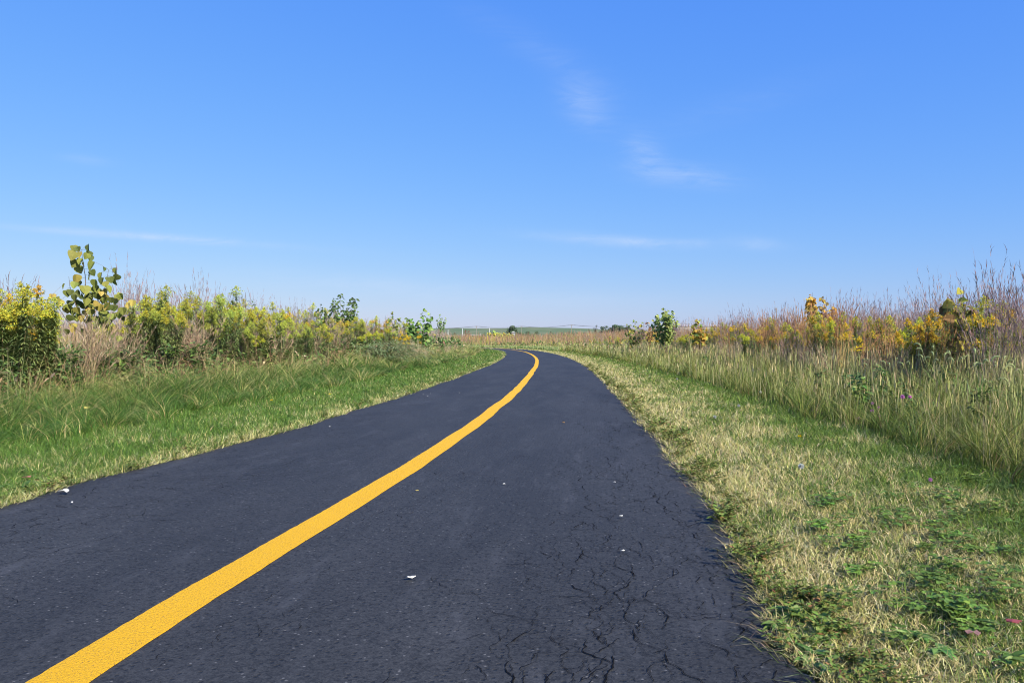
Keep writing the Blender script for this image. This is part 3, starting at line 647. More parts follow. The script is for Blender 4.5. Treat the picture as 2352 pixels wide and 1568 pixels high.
# ------------------------------------------------------------------ tall bunch grass with forked seed heads
def make_bluestem(seed, n, h, stemc, headc, spread=.16, leafc=(.3, .3, .12)):
    r = np.random.default_rng(seed); root = thing('bunch_grass', 'bunch grass', 'grass clump')
    St, Hd, Bl = Acc(), Acc(), Acc()
    bx, by = r.normal(0, .07, n), r.normal(0, .07, n); hh = h*r.uniform(.7, 1.08, n); ln_ = r.uniform(.02, spread*2., n); la = r.uniform(0, 6.28)+r.normal(0, .75, n)
    P = np.stack([bx, by, 0*bx], 1)
    blades(St, P, hh, .0062, r.uniform(0, 6.28, n), ln_, la, jit(stemc, n, .25, r), 4, tip=jit(np.array(headc)*1.05, n, .2, r))
    tip = P+np.stack([np.cos(la)*ln_*hh, np.sin(la)*ln_*hh, hh*(1-.38*ln_)], 1)
    for k_ in range(11):        # forked heads near the tip and slender side branches lower down
        t = 1-.035*k_*r.uniform(.5, 1.3, n); q = P+np.stack([np.cos(la)*ln_*hh*t**1.7, np.sin(la)*ln_*hh*t**1.7, hh*(t-.38*ln_*t**2.2)], 1)
        blades(Hd, q, r.uniform(.06, .13, n), r.uniform(.004, .009, n), r.uniform(0, 6.28, n), ln_+r.uniform(.05, .5, n), la+r.normal(0, .9, n), jit(headc, n, .35, r), 2)
    m = n*3; bx, by = r.normal(0, .09, m), r.normal(0, .09, m)
    blades(Bl, np.stack([bx, by, 0*bx], 1), h*r.uniform(.25, .62, m), .008, r.uniform(0, 6.28, m), r.uniform(.1, 1.0, m), r.uniform(0, 6.28, m), palette([leafc, (.36, .26, .13), (.14, .2, .06)], [3, 2, 2], m, r=r), 3)
    St.obj('stem', M_DRY, root); Hd.obj('seed_sprays', M_DRY, root); Bl.obj('foliage', M_GRASS, root)
    return Proto(root)
BS_P = [make_bluestem(s, 26, h, (.33, .25, .17), (.25, .17, .16)) for s, h in ((21, 1.75), (22, 1.6), (23, 1.9))]     # purple grey
BS_R = [make_bluestem(s, 30, h, (.44, .32, .13), (.38, .20, .09)) for s, h in ((31, 1.5), (32, 1.7))]                  # rusty
BS_L = [make_bluestem(s, 34, h, (.52, .43, .23), (.52, .42, .26), .25, (.42, .38, .16)) for s, h in ((51, .95), (52, 1.1))]      # pale straw
BS_T = [make_bluestem(s, 34, h, (.36, .27, .14), (.36, .26, .17), .3) for s, h in ((41, .95), (42, 1.1))]              # tan, shorter

G = (.13, .21, .05); G2 = (.25, .31, .09); Dk = (.07, .125, .04)
def leafy_weed(seed, h, nl, leaf, cols, w, name, shape=OUT_OVATE, ratio=.45):
    r = np.random.default_rng(seed); root = thing(name, name, 'weed'); St, Lf = Acc(), Acc()
    for b in range(6):
        a = r.uniform(0, 6.28); t = np.linspace(0, 1, 6); rr = h*r.uniform(.05, .45); hb = h*r.uniform(.6, 1)
        pts = np.stack([np.cos(a)*rr*t, np.sin(a)*rr*t, hb*t], 1); tube(St, pts, np.linspace(.006, .002, 6), (.2, .17, .09), 4)
        m = nl//6; u = r.uniform(.08, 1, m); P = np.stack([np.interp(u, t, pts[:, k_]) for k_ in range(3)], 1); aa = r.uniform(0, 6.28, m)
        leaves(Lf, P, np.stack([np.cos(aa), np.sin(aa), r.uniform(-.5, .5, m)], 1), r.normal(0, .3, (m, 3))+[0, 0, 1], leaf*r.uniform(.6, 1.2, m), leaf*ratio*r.uniform(.7, 1.2, m), palette(cols, w, m, r=r), shape, .2)
    St.obj('stem', M_DRY, root); Lf.obj('foliage', M_LEAF, root); return Proto(root)
WD = [leafy_weed(81, .85, 230, .1, [Dk, G], [2, 3], 'leafy_weed'), leafy_weed(82, .7, 200, .12, [G, G2, Dk], [3, 1, 2], 'leafy_weed')]
BW = [leafy_weed(83, .8, 200, .07, [(.26, .15, .09), (.34, .22, .14), (.18, .1, .06)], [3, 2, 2], 'dead_weed', OUT_NARROW, .35)]
def scatter(protos, pts, label, group, s0=.85, s1=1.12, lean=.05, catg=None):
    for (x, y) in pts:
        p = random.choice(protos)
        z = float(gz(x, y))
        o = p.place((x, y, z), random.uniform(0, 6.28), label, group, random.uniform(s0, s1)*(1+.13*float(n2(x, y, 1.7, 5))), (random.gauss(0, lean), random.gauss(0, lean)))
        if catg: o['category'] = catg
def rows(side, x0, x1, d0, d1, n, jitter=.3):
    """points spread evenly over picture columns x0..x1 at d0..d1 metres from the path's edge"""
    out = []
    for i in range(n):
        xd = x0+(x1-x0)*(i+random.uniform(0, 1))/n; out.append(bank(xd, side*random.uniform(d0, d1)))
    return out
# left bank
scatter(GOLD_Y+GOLD_G, rows(-1, -60, 150, 4.1, 5.0, 15), 'tall lime yellow goldenrod at the far left edge beside the broad-leaved sapling', 'goldenrod at the far left edge', 1.04, 1.32)
scatter(GOLD_O, rows(-1, -60, 150, 5.0, 6.3, 6), 'orange yellow goldenrod behind the lime yellow ones at the far left', 'orange goldenrod at the far left', 1.02, 1.22)
scatter(GOLD_G+GOLD_Y[:1], rows(-1, 325, 500, 4.3, 6.5, 22), 'tall green goldenrod with lemon flower tips right of the broad-leaved sapling', 'tall goldenrod right of the large sapling', 1.10, 1.37)
scatter(GOLD_Y+GOLD_G, rows(-1, 490, 600, 4.3, 6.0, 14), 'goldenrod with small yellow plumes above brown undergrowth on the left bank', 'goldenrod above the brown undergrowth', 1.04, 1.32)
scatter(GOLD_Y+GOLD_O[:1], rows(-1, 580, 760, 4.3, 7.5, 26), 'bright yellow goldenrod in the middle of the left bank', 'goldenrod in the middle of the left bank', 1.04, 1.32)
scatter(GOLD_Y+GOLD_O, rows(-1, 760, 930, 4.6, 7.5, 22), 'yellow goldenrod behind the sprawling green bush on the left bank', 'goldenrod behind the sprawling bush', 1.04, 1.32)
scatter(GOLD_O, rows(-1, 910, 1010, 3.6, 5.5, 14), 'deep golden goldenrod near the end of the left bank', 'deep golden goldenrod at the end of the left bank', 0.77, 1.07)
scatter(BS_P, rows(-1, -80, 60, 6.5, 9, 9), 'purple grey bunch grass behind the goldenrod at the far left', 'grey grass at the far left', 1.1, 1.3)
scatter(BS_P, rows(-1, 270, 430, 6, 8.5, 15), 'purple grey bunch grass standing right behind the broad-leaved sapling', 'grey grass behind the large sapling', 1.15, 1.4)
scatter(BS_P, rows(-1, 430, 600, 5.5, 8, 14), 'thin grey bunch grass above the lemon goldenrod on the left bank', 'thin grass above the left goldenrod', 1.05, 1.3)
scatter(BS_T, rows(-1, 160, 300, 3.9, 4.5, 6), 'tan reddish bunch grass in front of the broad-leaved sapling', 'tan grass before the large sapling', .9, 1.35, .12)
scatter(BS_P, rows(-1, 600, 830, 5.5, 8, 16), 'thin grey bunch grass behind the middle of the left bank', 'thin grass behind the middle bank', .85, 1.1)
scatter(BS_T+BS_R[:1], rows(-1, 830, 960, 6, 8.5, 10), 'tan brown bunch grass behind the right part of the left bank', 'tan grass behind the left bank', 1.1, 1.45)
scatter(BS_L, rows(-1, 915, 1060, 2.9, 4.6, 34), 'short tan bunch grass at the end of the left bank by the bend', 'short tan grass by the bend', .6, .85)
scatter(GOLD_G+GOLD_Y, rows(-1, 225, 335, 4.8, 6.5, 8), 'green stemmed goldenrod half hidden behind the large sapling and its tan grass', 'goldenrod behind the large sapling', 1.01, 1.15)
scatter(GOLD_G+GOLD_Y, rows(-1, 560, 900, 3.9, 4.6, 24), 'shorter green goldenrod in the front row of the middle left bank', 'goldenrod in the front row of the left bank', 0.86, 1.10)
scatter(BS_T, rows(-1, 400, 900, 4.0, 5.4, 18), 'tan brown bunch grass poking up through the middle left bank', 'tan grass in the left bank', 1.1, 1.5, .12)
scatter(BW, rows(-1, 400, 900, 3.9, 4.6, 18), 'tall dead brown weed in the front row of the middle left bank', 'tall dead weeds in the left bank', 1.0, 1.3)
# right side
scatter(GOLD_O+GOLD_Y, rows(1, 2080, 2280, 4.3, 7.0, 24), 'bright golden goldenrod in the dense patch at the far right', 'goldenrod in the far right patch', 0.93, 1.13)
scatter(GOLD_Y+GOLD_O, rows(1, 2270, 2420, 5.4, 7, 9), 'goldenrod standing right of the dense golden patch', 'goldenrod at the right margin', 0.88, 1.06)
scatter(GOLD_Y+GOLD_O+GOLD_O, rows(1, 1900, 2090, 4.4, 7, 24), 'goldenrod left of the dense golden patch on the right', 'goldenrod left of the golden patch', 0.88, 1.08)
scatter(GOLD_O+GOLD_Y, rows(1, 1740, 1900, 4.2, 6.5, 26), 'goldenrod among rusty grass right of the middle of the right field', 'goldenrod among the rusty grass', 0.91, 1.16)
scatter(GOLD_Y+GOLD_O, rows(1, 1560, 1740, 4.0, 6.5, 28), 'yellow goldenrod right of the leafy green sapling', 'goldenrod right of the green sapling', 0.93, 1.20)
scatter(GOLD_O+GOLD_Y, rows(1, 1350, 1560, 4.2, 8, 28), 'small goldenrod around the pair of green saplings beyond the right verge', 'goldenrod around the green saplings', 0.73, 1.03)
scatter(BS_P, rows(1, 2250, 2450, 4.8, 6.2, 14), 'very tall purple bunch grass leaning at the far right edge', 'tall grass at the far right edge', .88, 1.1, .09)
scatter(BS_P, rows(1, 2040, 2290, 6.2, 8, 26), 'purple grey bunch grass behind the dense golden patch on the right', 'grass behind the golden patch', .95, 1.15, .08)
scatter(BS_P, rows(1, 1900, 2040, 5.8, 8, 16), 'grey bunch grass right of the orange-leaved sapling', 'grass right of the orange sapling', .9, 1.1, .07)
scatter(BS_R, rows(1, 1770, 1920, 4.6, 6.5, 18), 'rusty red bunch grass in front of the orange-leaved sapling', 'rusty grass at the orange sapling', 1.0, 1.2, .1)
scatter(BS_P+BS_R, rows(1, 1580, 1800, 5.0, 8, 32), 'mixed purple and rusty bunch grass left of the orange-leaved sapling', 'grass left of the orange sapling', .95, 1.2, .09)
scatter(BS_R+BS_P[:1], rows(1, 1620, 2300, 3.9, 4.8, 16), 'rusty bunch grass standing in front of the golden goldenrod on the right', 'rusty grass in front of the right goldenrod', .75, 1., .1)
scatter(BS_R+BS_P[:1], rows(1, 1340, 1580, 4.4, 8, 32), 'rusty brown bunch grass near the pair of green saplings', 'rusty grass near the green saplings', .95, 1.25, .06)
scatter(BS_T, rows(1, 1450, 2100, 3.8, 5.2, 30), 'short tan bunch grass in front of the goldenrod on the right', 'short tan grass on the right', .7, .95, .08)

# ------------------------------------------------------------------ saplings and bushes
def pix(xd, yd, Y): return np.array([(xd-1176)/FOC*Y, Y, H+(HY-yd)/FOC*Y])
def big_sapling():
    x0, Y0 = bank(205, -4.6); base = np.array([x0, Y0, 0.])
    root = thing('cottonwood_sapling', 'large-leaved olive green cottonwood sapling rising above the left bank', 'sapling', tuple(base))
    def zp(x, y, dy=0.): return pix(x*.2746, 516.8+y*.2746, Y0+dy)-base
    St, Lf = Acc(), Acc()
    br = [[(740, 1180, 0), (735, 800, 0), (718, 560, .02), (712, 420, .03), (690, 300, .03), (684, 210, .03)],
          [(740, 900, 0), (800, 720, .05), (870, 560, .08), (895, 440, .1), (908, 375, .1)],
          [(735, 850, 0), (640, 680, -.1), (590, 560, -.12), (575, 430, -.12)],
          [(745, 1000, 0), (900, 850, .1), (1010, 720, .1), (1090, 650, .1)],
          [(738, 950, 0), (560, 800, -.1), (480, 680, -.1), (430, 590, -.1)]]
    B = [np.array([zp(*p) for p in b]) for b in br]; B[0] = np.vstack([[0, 0, 0], B[0]])
    for i, b in enumerate(B): tube(St, b, np.linspace(.012 if i == 0 else .007, .0025, len(b)), (.2, .15, .1), 5)
    L1 = [(735, 190, 62, 1), (740, 243, 55, 1), (618, 200, 62, 0), (610, 257, 84, 0), (652, 205, 50, 1), (662, 250, 50, 2), (722, 262, 55, 0), (752, 280, 60, 1), (622, 325, 74, 0), (668, 305, 55, 0), (762, 345, 84, 0), (664, 376, 66, 0), (775, 402, 55, 1), (745, 442, 50, 0),
          (842, 430, 70, 0), (870, 370, 38, 1), (968, 390, 64, 0), (972, 440, 60, 1), (965, 476, 64, 0), (922, 462, 66, 1), (635, 455, 80, 2), (655, 490, 50, 1), (622, 505, 60, 0), (532, 515, 52, 0), (560, 575, 60, 1), (800, 495, 78, 0), (798, 552, 76, 0), (710, 548, 84, 0), (862, 625, 80, 2), (715, 645, 74, 0),
          (905, 540, 70, 0), (835, 690, 66, 2), (945, 780, 84, 0), (1030, 722, 66, 0), (1108, 655, 56, 2), (1075, 665, 50, 2), (1010, 600, 55, 0), (957, 640, 60, 0), (955, 872, 55, 2), (440, 600, 50, 2), (500, 650, 60, 2), (470, 625, 55, 0), (650, 580, 60, 1), (690, 600, 50, 1), (590, 660, 60, 0), (560, 715, 62, 2), (585, 780, 60, 1), (900, 690, 62, 1), (870, 740, 60, 0), (1000, 760, 55, 0), (940, 700, 58, 1), (820, 600, 60, 1), (775, 590, 60, 1), (765, 640, 60, 0), (880, 860, 60, 0), (830, 800, 60, 1), (720, 740, 60, 2), (640, 780, 60, 0), (990, 950, 50, 0), (610, 850, 55, 2), (780, 870, 56, 0), (850, 470, 60, 1), (880, 500, 56, 0), (700, 330, 40, 1)]
    r = np.random.default_rng(8)
    allp = np.concatenate([np.array([b[i]+(b[i+1]-b[i])*t for i in range(len(b)-1) for t in np.linspace(0, 1, 8)]) for b in B])
    L1 += [(r.normal(770, 120), r.uniform(520, 900), r.uniform(42, 64), int(r.choice([0, 0, 1, 1, 2]))) for _ in range(46)]+[(r.normal(900, 90), r.uniform(560, 820), r.uniform(42, 60), int(r.choice([0, 0, 1, 2]))) for _ in range(16)]
    for (x, y, sz, kk) in L1:
        c = zp(x, y, r.uniform(-.22, .22)); m = sz*.2746/FOC*Y0*1.05
        col = [(.22, .225, .05), (.10, .12, .03), (.36, .27, .065)][kk]
        dn = np.array([r.normal(0, .35), r.normal(-.1, .3), -1.]); D = nrm(dn[None])[0]
        Nn = nrm(np.array([[r.normal(.3, .8), -1.+r.normal(0, .4), r.normal(.3, .7)]]))[0]
        st = c-D*m*.5
        leaves(Lf, st[None], D[None], Nn[None], m, m*1.05, jit(col, 1, .18, r), OUT_HEART, r.uniform(-.05, .25))
        q = allp[np.argmin(((allp-st-[0, 0, .02])**2).sum(1))]
        tube(St, np.array([q, (q+st)/2+[0, 0, .012], st]), .0016, (.34, .28, .1), 3)
    St.obj('trunk', M_BARK, root); Lf.obj('crown', M_LEAF, root)
big_sapling()
def sapling(xd, ytop, d, label, cols, w, seed, nb=5, spread=.3, leaf=.075, nl=120, cat='sapling', name='cottonwood_sapling', shape=OUT_HEART, low=.2, ratio=1., loc=None, droop=True):
    x0, Y0 = loc or bank(xd, d); r = np.random.default_rng(seed); g = float(gz(x0, Y0))
    h = H+(HY-ytop)/FOC*Y0-g
    root = thing(name, label, cat, (x0, Y0, g)); St, Lf = Acc(), Acc(); P = []
    for b in range(nb):
        a = r.uniform(0, 6.28); rr = 0 if b == 0 else spread*r.uniform(.45, 1); hb = h if b == 0 else h*r.uniform(.68, .95); t0 = r.uniform(.05, .3)
        t = np.linspace(0, 1, 8); pts = np.stack([np.cos(a)*rr*t**.8+.02*np.sin(5*t+b), np.sin(a)*rr*t**.8, h*t0*(b > 0)+(hb-h*t0*(b > 0))*t], 1)
        tube(St, pts, np.linspace(.014, .003, 8)*(1 if b == 0 else .6), (.2, .16, .1), 4)
        m = nl//nb; u = r.uniform(low, 1, m); P.append(np.stack([np.interp(u, t, pts[:, k_]) for k_ in range(3)], 1)+r.normal(0, .035, (m, 3)))
    P = np.concatenate(P); m = len(P); a = r.uniform(0, 6.28, m)
    D = np.stack([np.cos(a), np.sin(a), r.uniform(-1.3, .2, m) if droop else r.uniform(-.3, .7, m)], 1); P = P+nrm(D)*[.04, .04, .01]
    leaves(Lf, P, D, r.normal(0, .5, (m, 3))+[.3, -.7, .8], leaf*r.uniform(.7, 1.2, m), leaf*ratio*r.uniform(.7, 1.1, m), palette(cols, w, m, r=r), shape, .15)
    St.obj('trunk', M_BARK, root); Lf.obj('crown', M_LEAF, root); return root
G = (.13, .21, .05); G2 = (.25, .31, .09); Yl = (.46, .40, .07); Dk = (.07, .125, .04); Or = (.42, .24, .05); Br = (.2, .11, .05)
sapling(783, 674, -5.2, 'dark green pointed sapling standing tallest on the middle of the left bank', [Dk, G], [3, 2], 51, 9, .75, .14, 560, shape=OUT_OVATE, ratio=.6, name='elm_sapling', low=.25)
sapling(815, 700, -5.6, 'small dark leafy shoot just right of the tall pointed sapling', [Dk, G], [3, 1], 52, 4, .4, .12, 120, shape=OUT_OVATE, ratio=.6, name='elm_sapling', low=.3)
sapling(737, 697, -5.4, 'thin dark leafy shoot left of the tall pointed sapling', [Dk, G], [3, 1], 53, 3, .2, .12, 70, shape=OUT_OVATE, ratio=.6, name='elm_sapling', low=.3)
sapling(565, 672, -5.5, 'slender climbing vine shoot with few dark leaves above the lemon goldenrod', [Dk, G], [2, 2], 54, 4, .3, .07, 60, shape=OUT_OVATE, ratio=.55, name='vine_shoot', cat='vine', low=.45)
sapling(901, 716, -5.4, 'yellow green leafy shoot left of the golden patch on the left bank', [Yl, G2, G], [2, 3, 3], 55, 6, .5, .11, 220, low=.2)
sapling(972, 711, -4.2, 'left half of the two-topped green sapling near the end of the left bank', [G, G2], [3, 2], 56, 9, 1.5, .2, 300, low=.2)
sapling(1011, 720, -4.4, 'right half of the two-topped green sapling near the end of the left bank', [G, G2], [3, 2], 57, 9, 1.4, .2, 300, low=.2)
sapling(1529, 708, 4.6, 'dense glossy green sapling standing alone at the right verge', [G2, (.2, .28, .07), (.4, .42, .14)], [4, 4, 3], 58, 13, .85, .14, 900, low=.12)
sapling(1459, 735, 4.9, 'small yellow green sapling left of the glossy green one', [G2, Yl, G], [3, 2, 2], 59, 7, .7, .17, 240, low=.15)
sapling(1490, 742, 5.6, 'low brown and orange leaved sapling between the green ones', [Or, Br, Yl], [2, 2, 2], 60, 6, .6, .15, 160, low=.1)
sapling(1604, 735, 4.8, 'slim sapling with orange brown lower leaves right of the glossy green one', [Or, Yl, G], [3, 2, 1], 61, 5, .32, .17, 130, low=.15)
sapling(1868, 672, 6.2, 'orange-leaved sapling mixed with rusty grass in the right field', [(.5, .25, .05), (.42, .28, .06), (.3, .2, .06)], [4, 2, 1], 62, 9, .55, .11, 600, low=.4)
sapling(2215, 658, 4.6, 'yellow brown sapling with a few big leaves above the golden patch', [(.34, .27, .05), (.16, .14, .04), Br], [3, 3, 1], 63, 5, .34, .125, 95, low=.62)
sapling(2030, 770, 4.8, 'low orange brown leafy sapling left of the golden patch', [Or, Br], [2, 2], 64, 4, .4, .12, 50, low=.2)
sapling(1135, 759, 0, 'yellow green small tree far off before the left end of the hill', [Yl, G2], [3, 2], 65, 9, 1.6, .5, 300, name='small_tree', cat='tree', loc=(-4.2, 185.), low=.2)
sapling(1157, 763, 0, 'low yellow green bush far off beside the dark tree before the hill', [Yl, G2], [2, 3], 66, 8, 2., .5, 200, name='far_bush', cat='bush', loc=(-1.9, 190.), low=.2)
def sprawling_bush():
    x0, Y0 = bank(850, -3.7); root = thing('sprawling_bush', 'silvery green sprawling bush arching toward the mown grass on the left', 'bush', (x0, Y0, 0)); r = np.random.default_rng(77); St, Lf = Acc(), Acc()
    for b in range(120):
        a = r.uniform(-2.6, 1.0); rr = r.uniform(.6, 2.3); hh = r.uniform(.5, 1.05); t = np.linspace(0, 1, 7); bx, by = r.normal(0, .25, 2)
        pts = np.stack([bx+np.cos(a)*rr*t, by+np.sin(a)*rr*t*.6, hh*np.sin(np.pi*(.12+.66*t))], 1)-[0, 0, .1]
        tube(St, pts, .004, (.2, .17, .09), 3, False)
        m = 55; u = r.uniform(.15, 1, m); P = np.stack([np.interp(u, t, pts[:, k_]) for k_ in range(3)], 1)
        aa = r.uniform(0, 6.28, m); D = np.stack([np.cos(aa)*.6+np.cos(a), np.sin(aa)*.6+np.sin(a), r.normal(0, .5, m)], 1)
        leaves(Lf, P, D, r.normal(0, .4, (m, 3))+[0, 0, 1], r.uniform(.05, .1, m), r.uniform(.014, .028, m), palette([(.14, .22, .08), (.22, .29, .13), (.3, .35, .2)], [3, 3, 2], m, r=r), OUT_NARROW, .25)
    St.obj('stem', M_DRY, root); Lf.obj('foliage', M_LEAF, root)
sprawling_bush()
scatter(WD, rows(-1, -40, 90, 3.9, 4.5, 5), 'dark green leafy weed low in front of the goldenrod at the far left', 'leafy weeds at the far left', .8, 1.05)
scatter(WD, rows(-1, 560, 740, 3.9, 5.0, 12), 'green leafy weed in front of the goldenrod left of the sprawling bush', 'leafy weeds left of the sprawling bush', .8, 1.35)
scatter(WD, rows(-1, 740, 830, 4.0, 4.6, 5), 'leafy green weed at the foot of the pointed sapling', 'leafy weeds under the pointed sapling', .9, 1.2)
scatter(WD, rows(-1, 150, 560, 3.9, 4.8, 16), 'green leafy weed low between the large sapling and the vine shoot', 'leafy weeds right of the large sapling', .8, 1.15)
scatter(WD, rows(1, 1600, 2380, 2.5, 5.5, 34), 'green leafy weed among the pale grass on the right', 'leafy weeds in the pale grass', .5, .8)
scatter(BW, rows(-1, 330, 660, 4.0, 4.7, 22), 'dead reddish brown weed at the foot of the left goldenrod bank', 'dead brown weeds on the left', .7, 1.)
scatter(BW, rows(-1, 0, 330, 3.9, 4.6, 12), 'dead brown weed beneath the large sapling and its goldenrod neighbours', 'dead brown weeds under the large sapling', .5, .75)
scatter(BW, rows(1, 1560, 2100, 5.2, 7, 18), 'dry brown weed among the goldenrod of the right field', 'dry weeds in the right field', .7, 1.)
# milkweed with split pods
def milkweed():
    x0, Y0 = bank(648, -4.1); root = thing('milkweed', 'bare grey milkweed stalk with pale leaves and curled brown pods', 'weed', (x0, Y0, 0)); St, Lf, Pd = Acc(), Acc(), Acc()
    tube(St, [(0, 0, 0), (-.02, 0, .4), (.02, 0, .75), (.05, 0, 1.12)], [.012, .012, .011, .009], (.45, .4, .32), 6)
    leaves(Lf, np.array([(.03, 0, 1.05), (.02, 0, .95), (-.01, 0, .7), (0, 0, .5), (.03, 0, 1.0)]), np.array([(-1, -.2, .5), (-1, 0, -.1), (-1, -.1, -.1), (-1, -.2, .2), (-.5, -.5, .9)]), np.array([(0, -.5, 1.)]*5), .2, .075, (.42, .46, .2), OUT_OVATE, .2)
    for (a, b) in (((-.02, 0, .62), (-.16, 0, .68)), ((-.02, 0, .45), (-.12, -.02, .38)), ((.0, 0, .3), (.1, 0, .38))):
        a, b = np.array(a), np.array(b); t = np.linspace(0, 1, 6)[:, None]; tube(Pd, a+(b-a)*t, [.004, .016, .022, .02, .012, .002], (.25, .17, .1), 6)
    St.obj('stem', M_DRY, root); Lf.obj('foliage', M_LEAF, root); Pd.obj('seed_pod', M_DRY, root)
milkweed()

# ------------------------------------------------------------------ small plants by the right edge
def rosette(seed, n, leaf, cols, w, name, up=.5, shape=OUT_OVATE, ratio=.38):
    r = np.random.default_rng(seed); root = thing(name, name, 'weed'); Lf, St = Acc(), Acc()
    a = r.uniform(0, 6.28, n); lift = r.uniform(.1, up, n); P = np.stack([r.normal(0, .015, n), r.normal(0, .015, n), r.uniform(0, .01, n)], 1)
    D = np.stack([np.cos(a), np.sin(a), lift], 1)
    leaves(Lf, P, D, np.tile([0, 0, 1.], (n, 1)), leaf*r.uniform(.5, 1.15, n), leaf*ratio*r.uniform(.7, 1.2, n), palette(cols, w, n, r=r), shape, .45)
    Lf.obj('foliage', M_LEAF, root); return Proto(root)
def clover(seed, n, cols):
    r = np.random.default_rng(seed); root = thing('clover', 'clover', 'clover'); Lf, St = Acc(), Acc()
    for i in range(n):
        a = r.uniform(0, 6.28); q = r.uniform(0, .11); hh = r.uniform(.03, .085); top = np.array([q*math.cos(a), q*math.sin(a), hh])
        tube(St, [(.25*top[0], .25*top[1], 0), (.8*top[0], .8*top[1], hh*.7), top], .0012, (.12, .17, .05), 3, False)
        tilt = r.normal(0, .3, 2); c = jit(cols, 1, .25, r); b0 = r.uniform(0, 6.28); sz = r.uniform(.017, .03)
        for k_ in range(3):
            b = b0+k_*2.094; leaves(Lf, top[None], np.array([[math.cos(b), math.sin(b), tilt[0]*.5+.05]]), np.array([[tilt[0], tilt[1], 1.]]), sz, sz*.8, c, OUT_OVAL, .1)
    St.obj('stem', M_GRASS, root); Lf.obj('foliage', M_LEAF, root); return Proto(root)
DN = [rosette(91, 16, .13, [(.17, .3, .06), (.24, .37, .1), (.1, .2, .04)], [3, 3, 2], 'dandelion_plant', .9), rosette(92, 12, .11, [(.2, .33, .07), (.12, .22, .05)], [3, 2], 'dandelion_plant', .6)]
CL = [clover(93, 20, (.12, .20, .04)), clover(94, 13, (.16, .25, .045)), clover(95, 9, (.14, .22, .04))]
def near(protos, pts, label, group, s0=.8, s1=1.2):
    for (xd, yd) in pts:
        x, y, z = on_ground(xd, yd); random.choice(protos).place((x, y, .004), random.uniform(0, 6.28), label, group, random.uniform(s0, s1))
near(DN, [(1790, 1440), (1822, 1418), (1850, 1452), (1870, 1425), (1838, 1475), (1876, 1480), (1905, 1448), (1862, 1512), (1905, 1540), (1800, 1410)], 'bright green dandelion leaves spilling onto the asphalt at the lower right', 'dandelion plants at the path edge', .5, .8)
near(DN, [(2100, 1470), (2160, 1500), (2240, 1440), (2330, 1520), (2050, 1345), (2200, 1400), (2290, 1380), (2340, 1310), (2320, 1090)], 'green broad-leaved dandelion plant in the straw grass at the lower right', 'dandelion plants in the straw grass', .4, .65)
near(DN, [(20, 1140), (55, 1125), (90, 1118), (12, 1120)], 'green dandelion leaves at the path edge on the far left', 'dandelion plants at the left path edge', .8, 1.1)
near(DN, [(335, 1066), (365, 1058), (590, 985)], 'small green dandelion plant at the left path edge between straw tufts', 'small dandelion plants left of the path', .5, .8)
near(CL, [(1900+random.uniform(-40, 330), 1150+random.uniform(-20, 130)) for _ in range(26)], 'dark green clover tuft in the middle of the right mown strip', 'clover in the right mown strip', .5, .95)
near(CL, [(1960+random.uniform(0, 380), 1180+random.uniform(0, 260)) for _ in range(34)], 'small bright clover tuft scattered through the straw grass at the lower right', 'scattered clover tufts at the lower right', .45, .8)
near(CL, [(2130+random.uniform(-40, 220), 1115+random.uniform(-30, 70)) for _ in range(15)], 'fresh green clover tuft near the tall grass on the right', 'clover beside the tall grass', .6, 1.)
near(CL, [(1840+random.uniform(-60, 120), 1400+random.uniform(-60, 60)) for _ in range(7)], 'clover tuft among dandelion leaves at the lower right path edge', 'clover at the path edge', .5, .8)
near(CL, [(2050+random.uniform(0, 300), 1300+random.uniform(0, 260)) for _ in range(14)], 'clover tuft in straw grass at the lower right corner', 'clover in the lower right corner', .5, .8)
def edge_weed(seed):
    r = np.random.default_rng(seed); root = thing('knotweed', 'knotweed', 'weed'); St, Lf = Acc(), Acc()
    for b in range(9):
        a = r.uniform(0, 6.28); rr = r.uniform(.03, .10); t = np.linspace(0, 1, 6); hh = r.uniform(.01, .06)
        pts = np.stack([np.cos(a)*rr*t, np.sin(a)*rr*t+.01*np.sin(7*t), hh*t**.8+.004], 1); tube(St, pts, .0009, (.22, .16, .06), 3, False)
        m = 30; u = r.uniform(.1, 1, m); P = np.stack([np.interp(u, t, pts[:, k_]) for k_ in range(3)], 1); aa = r.uniform(0, 6.28, m)
        leaves(Lf, P, np.stack([np.cos(aa), np.sin(aa), r.uniform(-.1, .8, m)], 1), r.normal(0, .4, (m, 3))+[0, 0, 1], r.uniform(.009, .02, m), r.uniform(.004, .008, m), palette([(.13, .19, .04), (.2, .23, .06), (.24, .13, .06)], [4, 3, 1], m, r=r), OUT_NARROW, .1)
    St.obj('stem', M_DRY, root); Lf.obj('foliage', M_LEAF, root); return Proto(root)
KW = [edge_weed(96), edge_weed(97)]
def along(protos, side, s0, s1, n, d0, d1, label, group, a=.8, b=1.3):
    for i in range(n):
        s = s0+(s1-s0)*((i+random.random())/n)**1.5; x, y = pos_d(s, random.uniform(d0, d1), side)
        random.choice(protos).place((float(x), float(y), .004), random.uniform(0, 6.28), label, group, random.uniform(a, b))
along(KW, 1, 1.9, 7, 46, .0, .2, 'scraggly knotweed creeping over the right asphalt edge nearby', 'knotweed on the near right edge', .9, 1.6)
along(KW, 1, 7, 30, 46, .0, .22, 'dark knotweed tuft along the farther right asphalt edge', 'knotweed on the farther right edge', 1.2, 2.2)
along(KW, -1, 4, 30, 40, .0, .15, 'low knotweed tuft along the left asphalt edge', 'knotweed on the left edge', .8, 1.4)

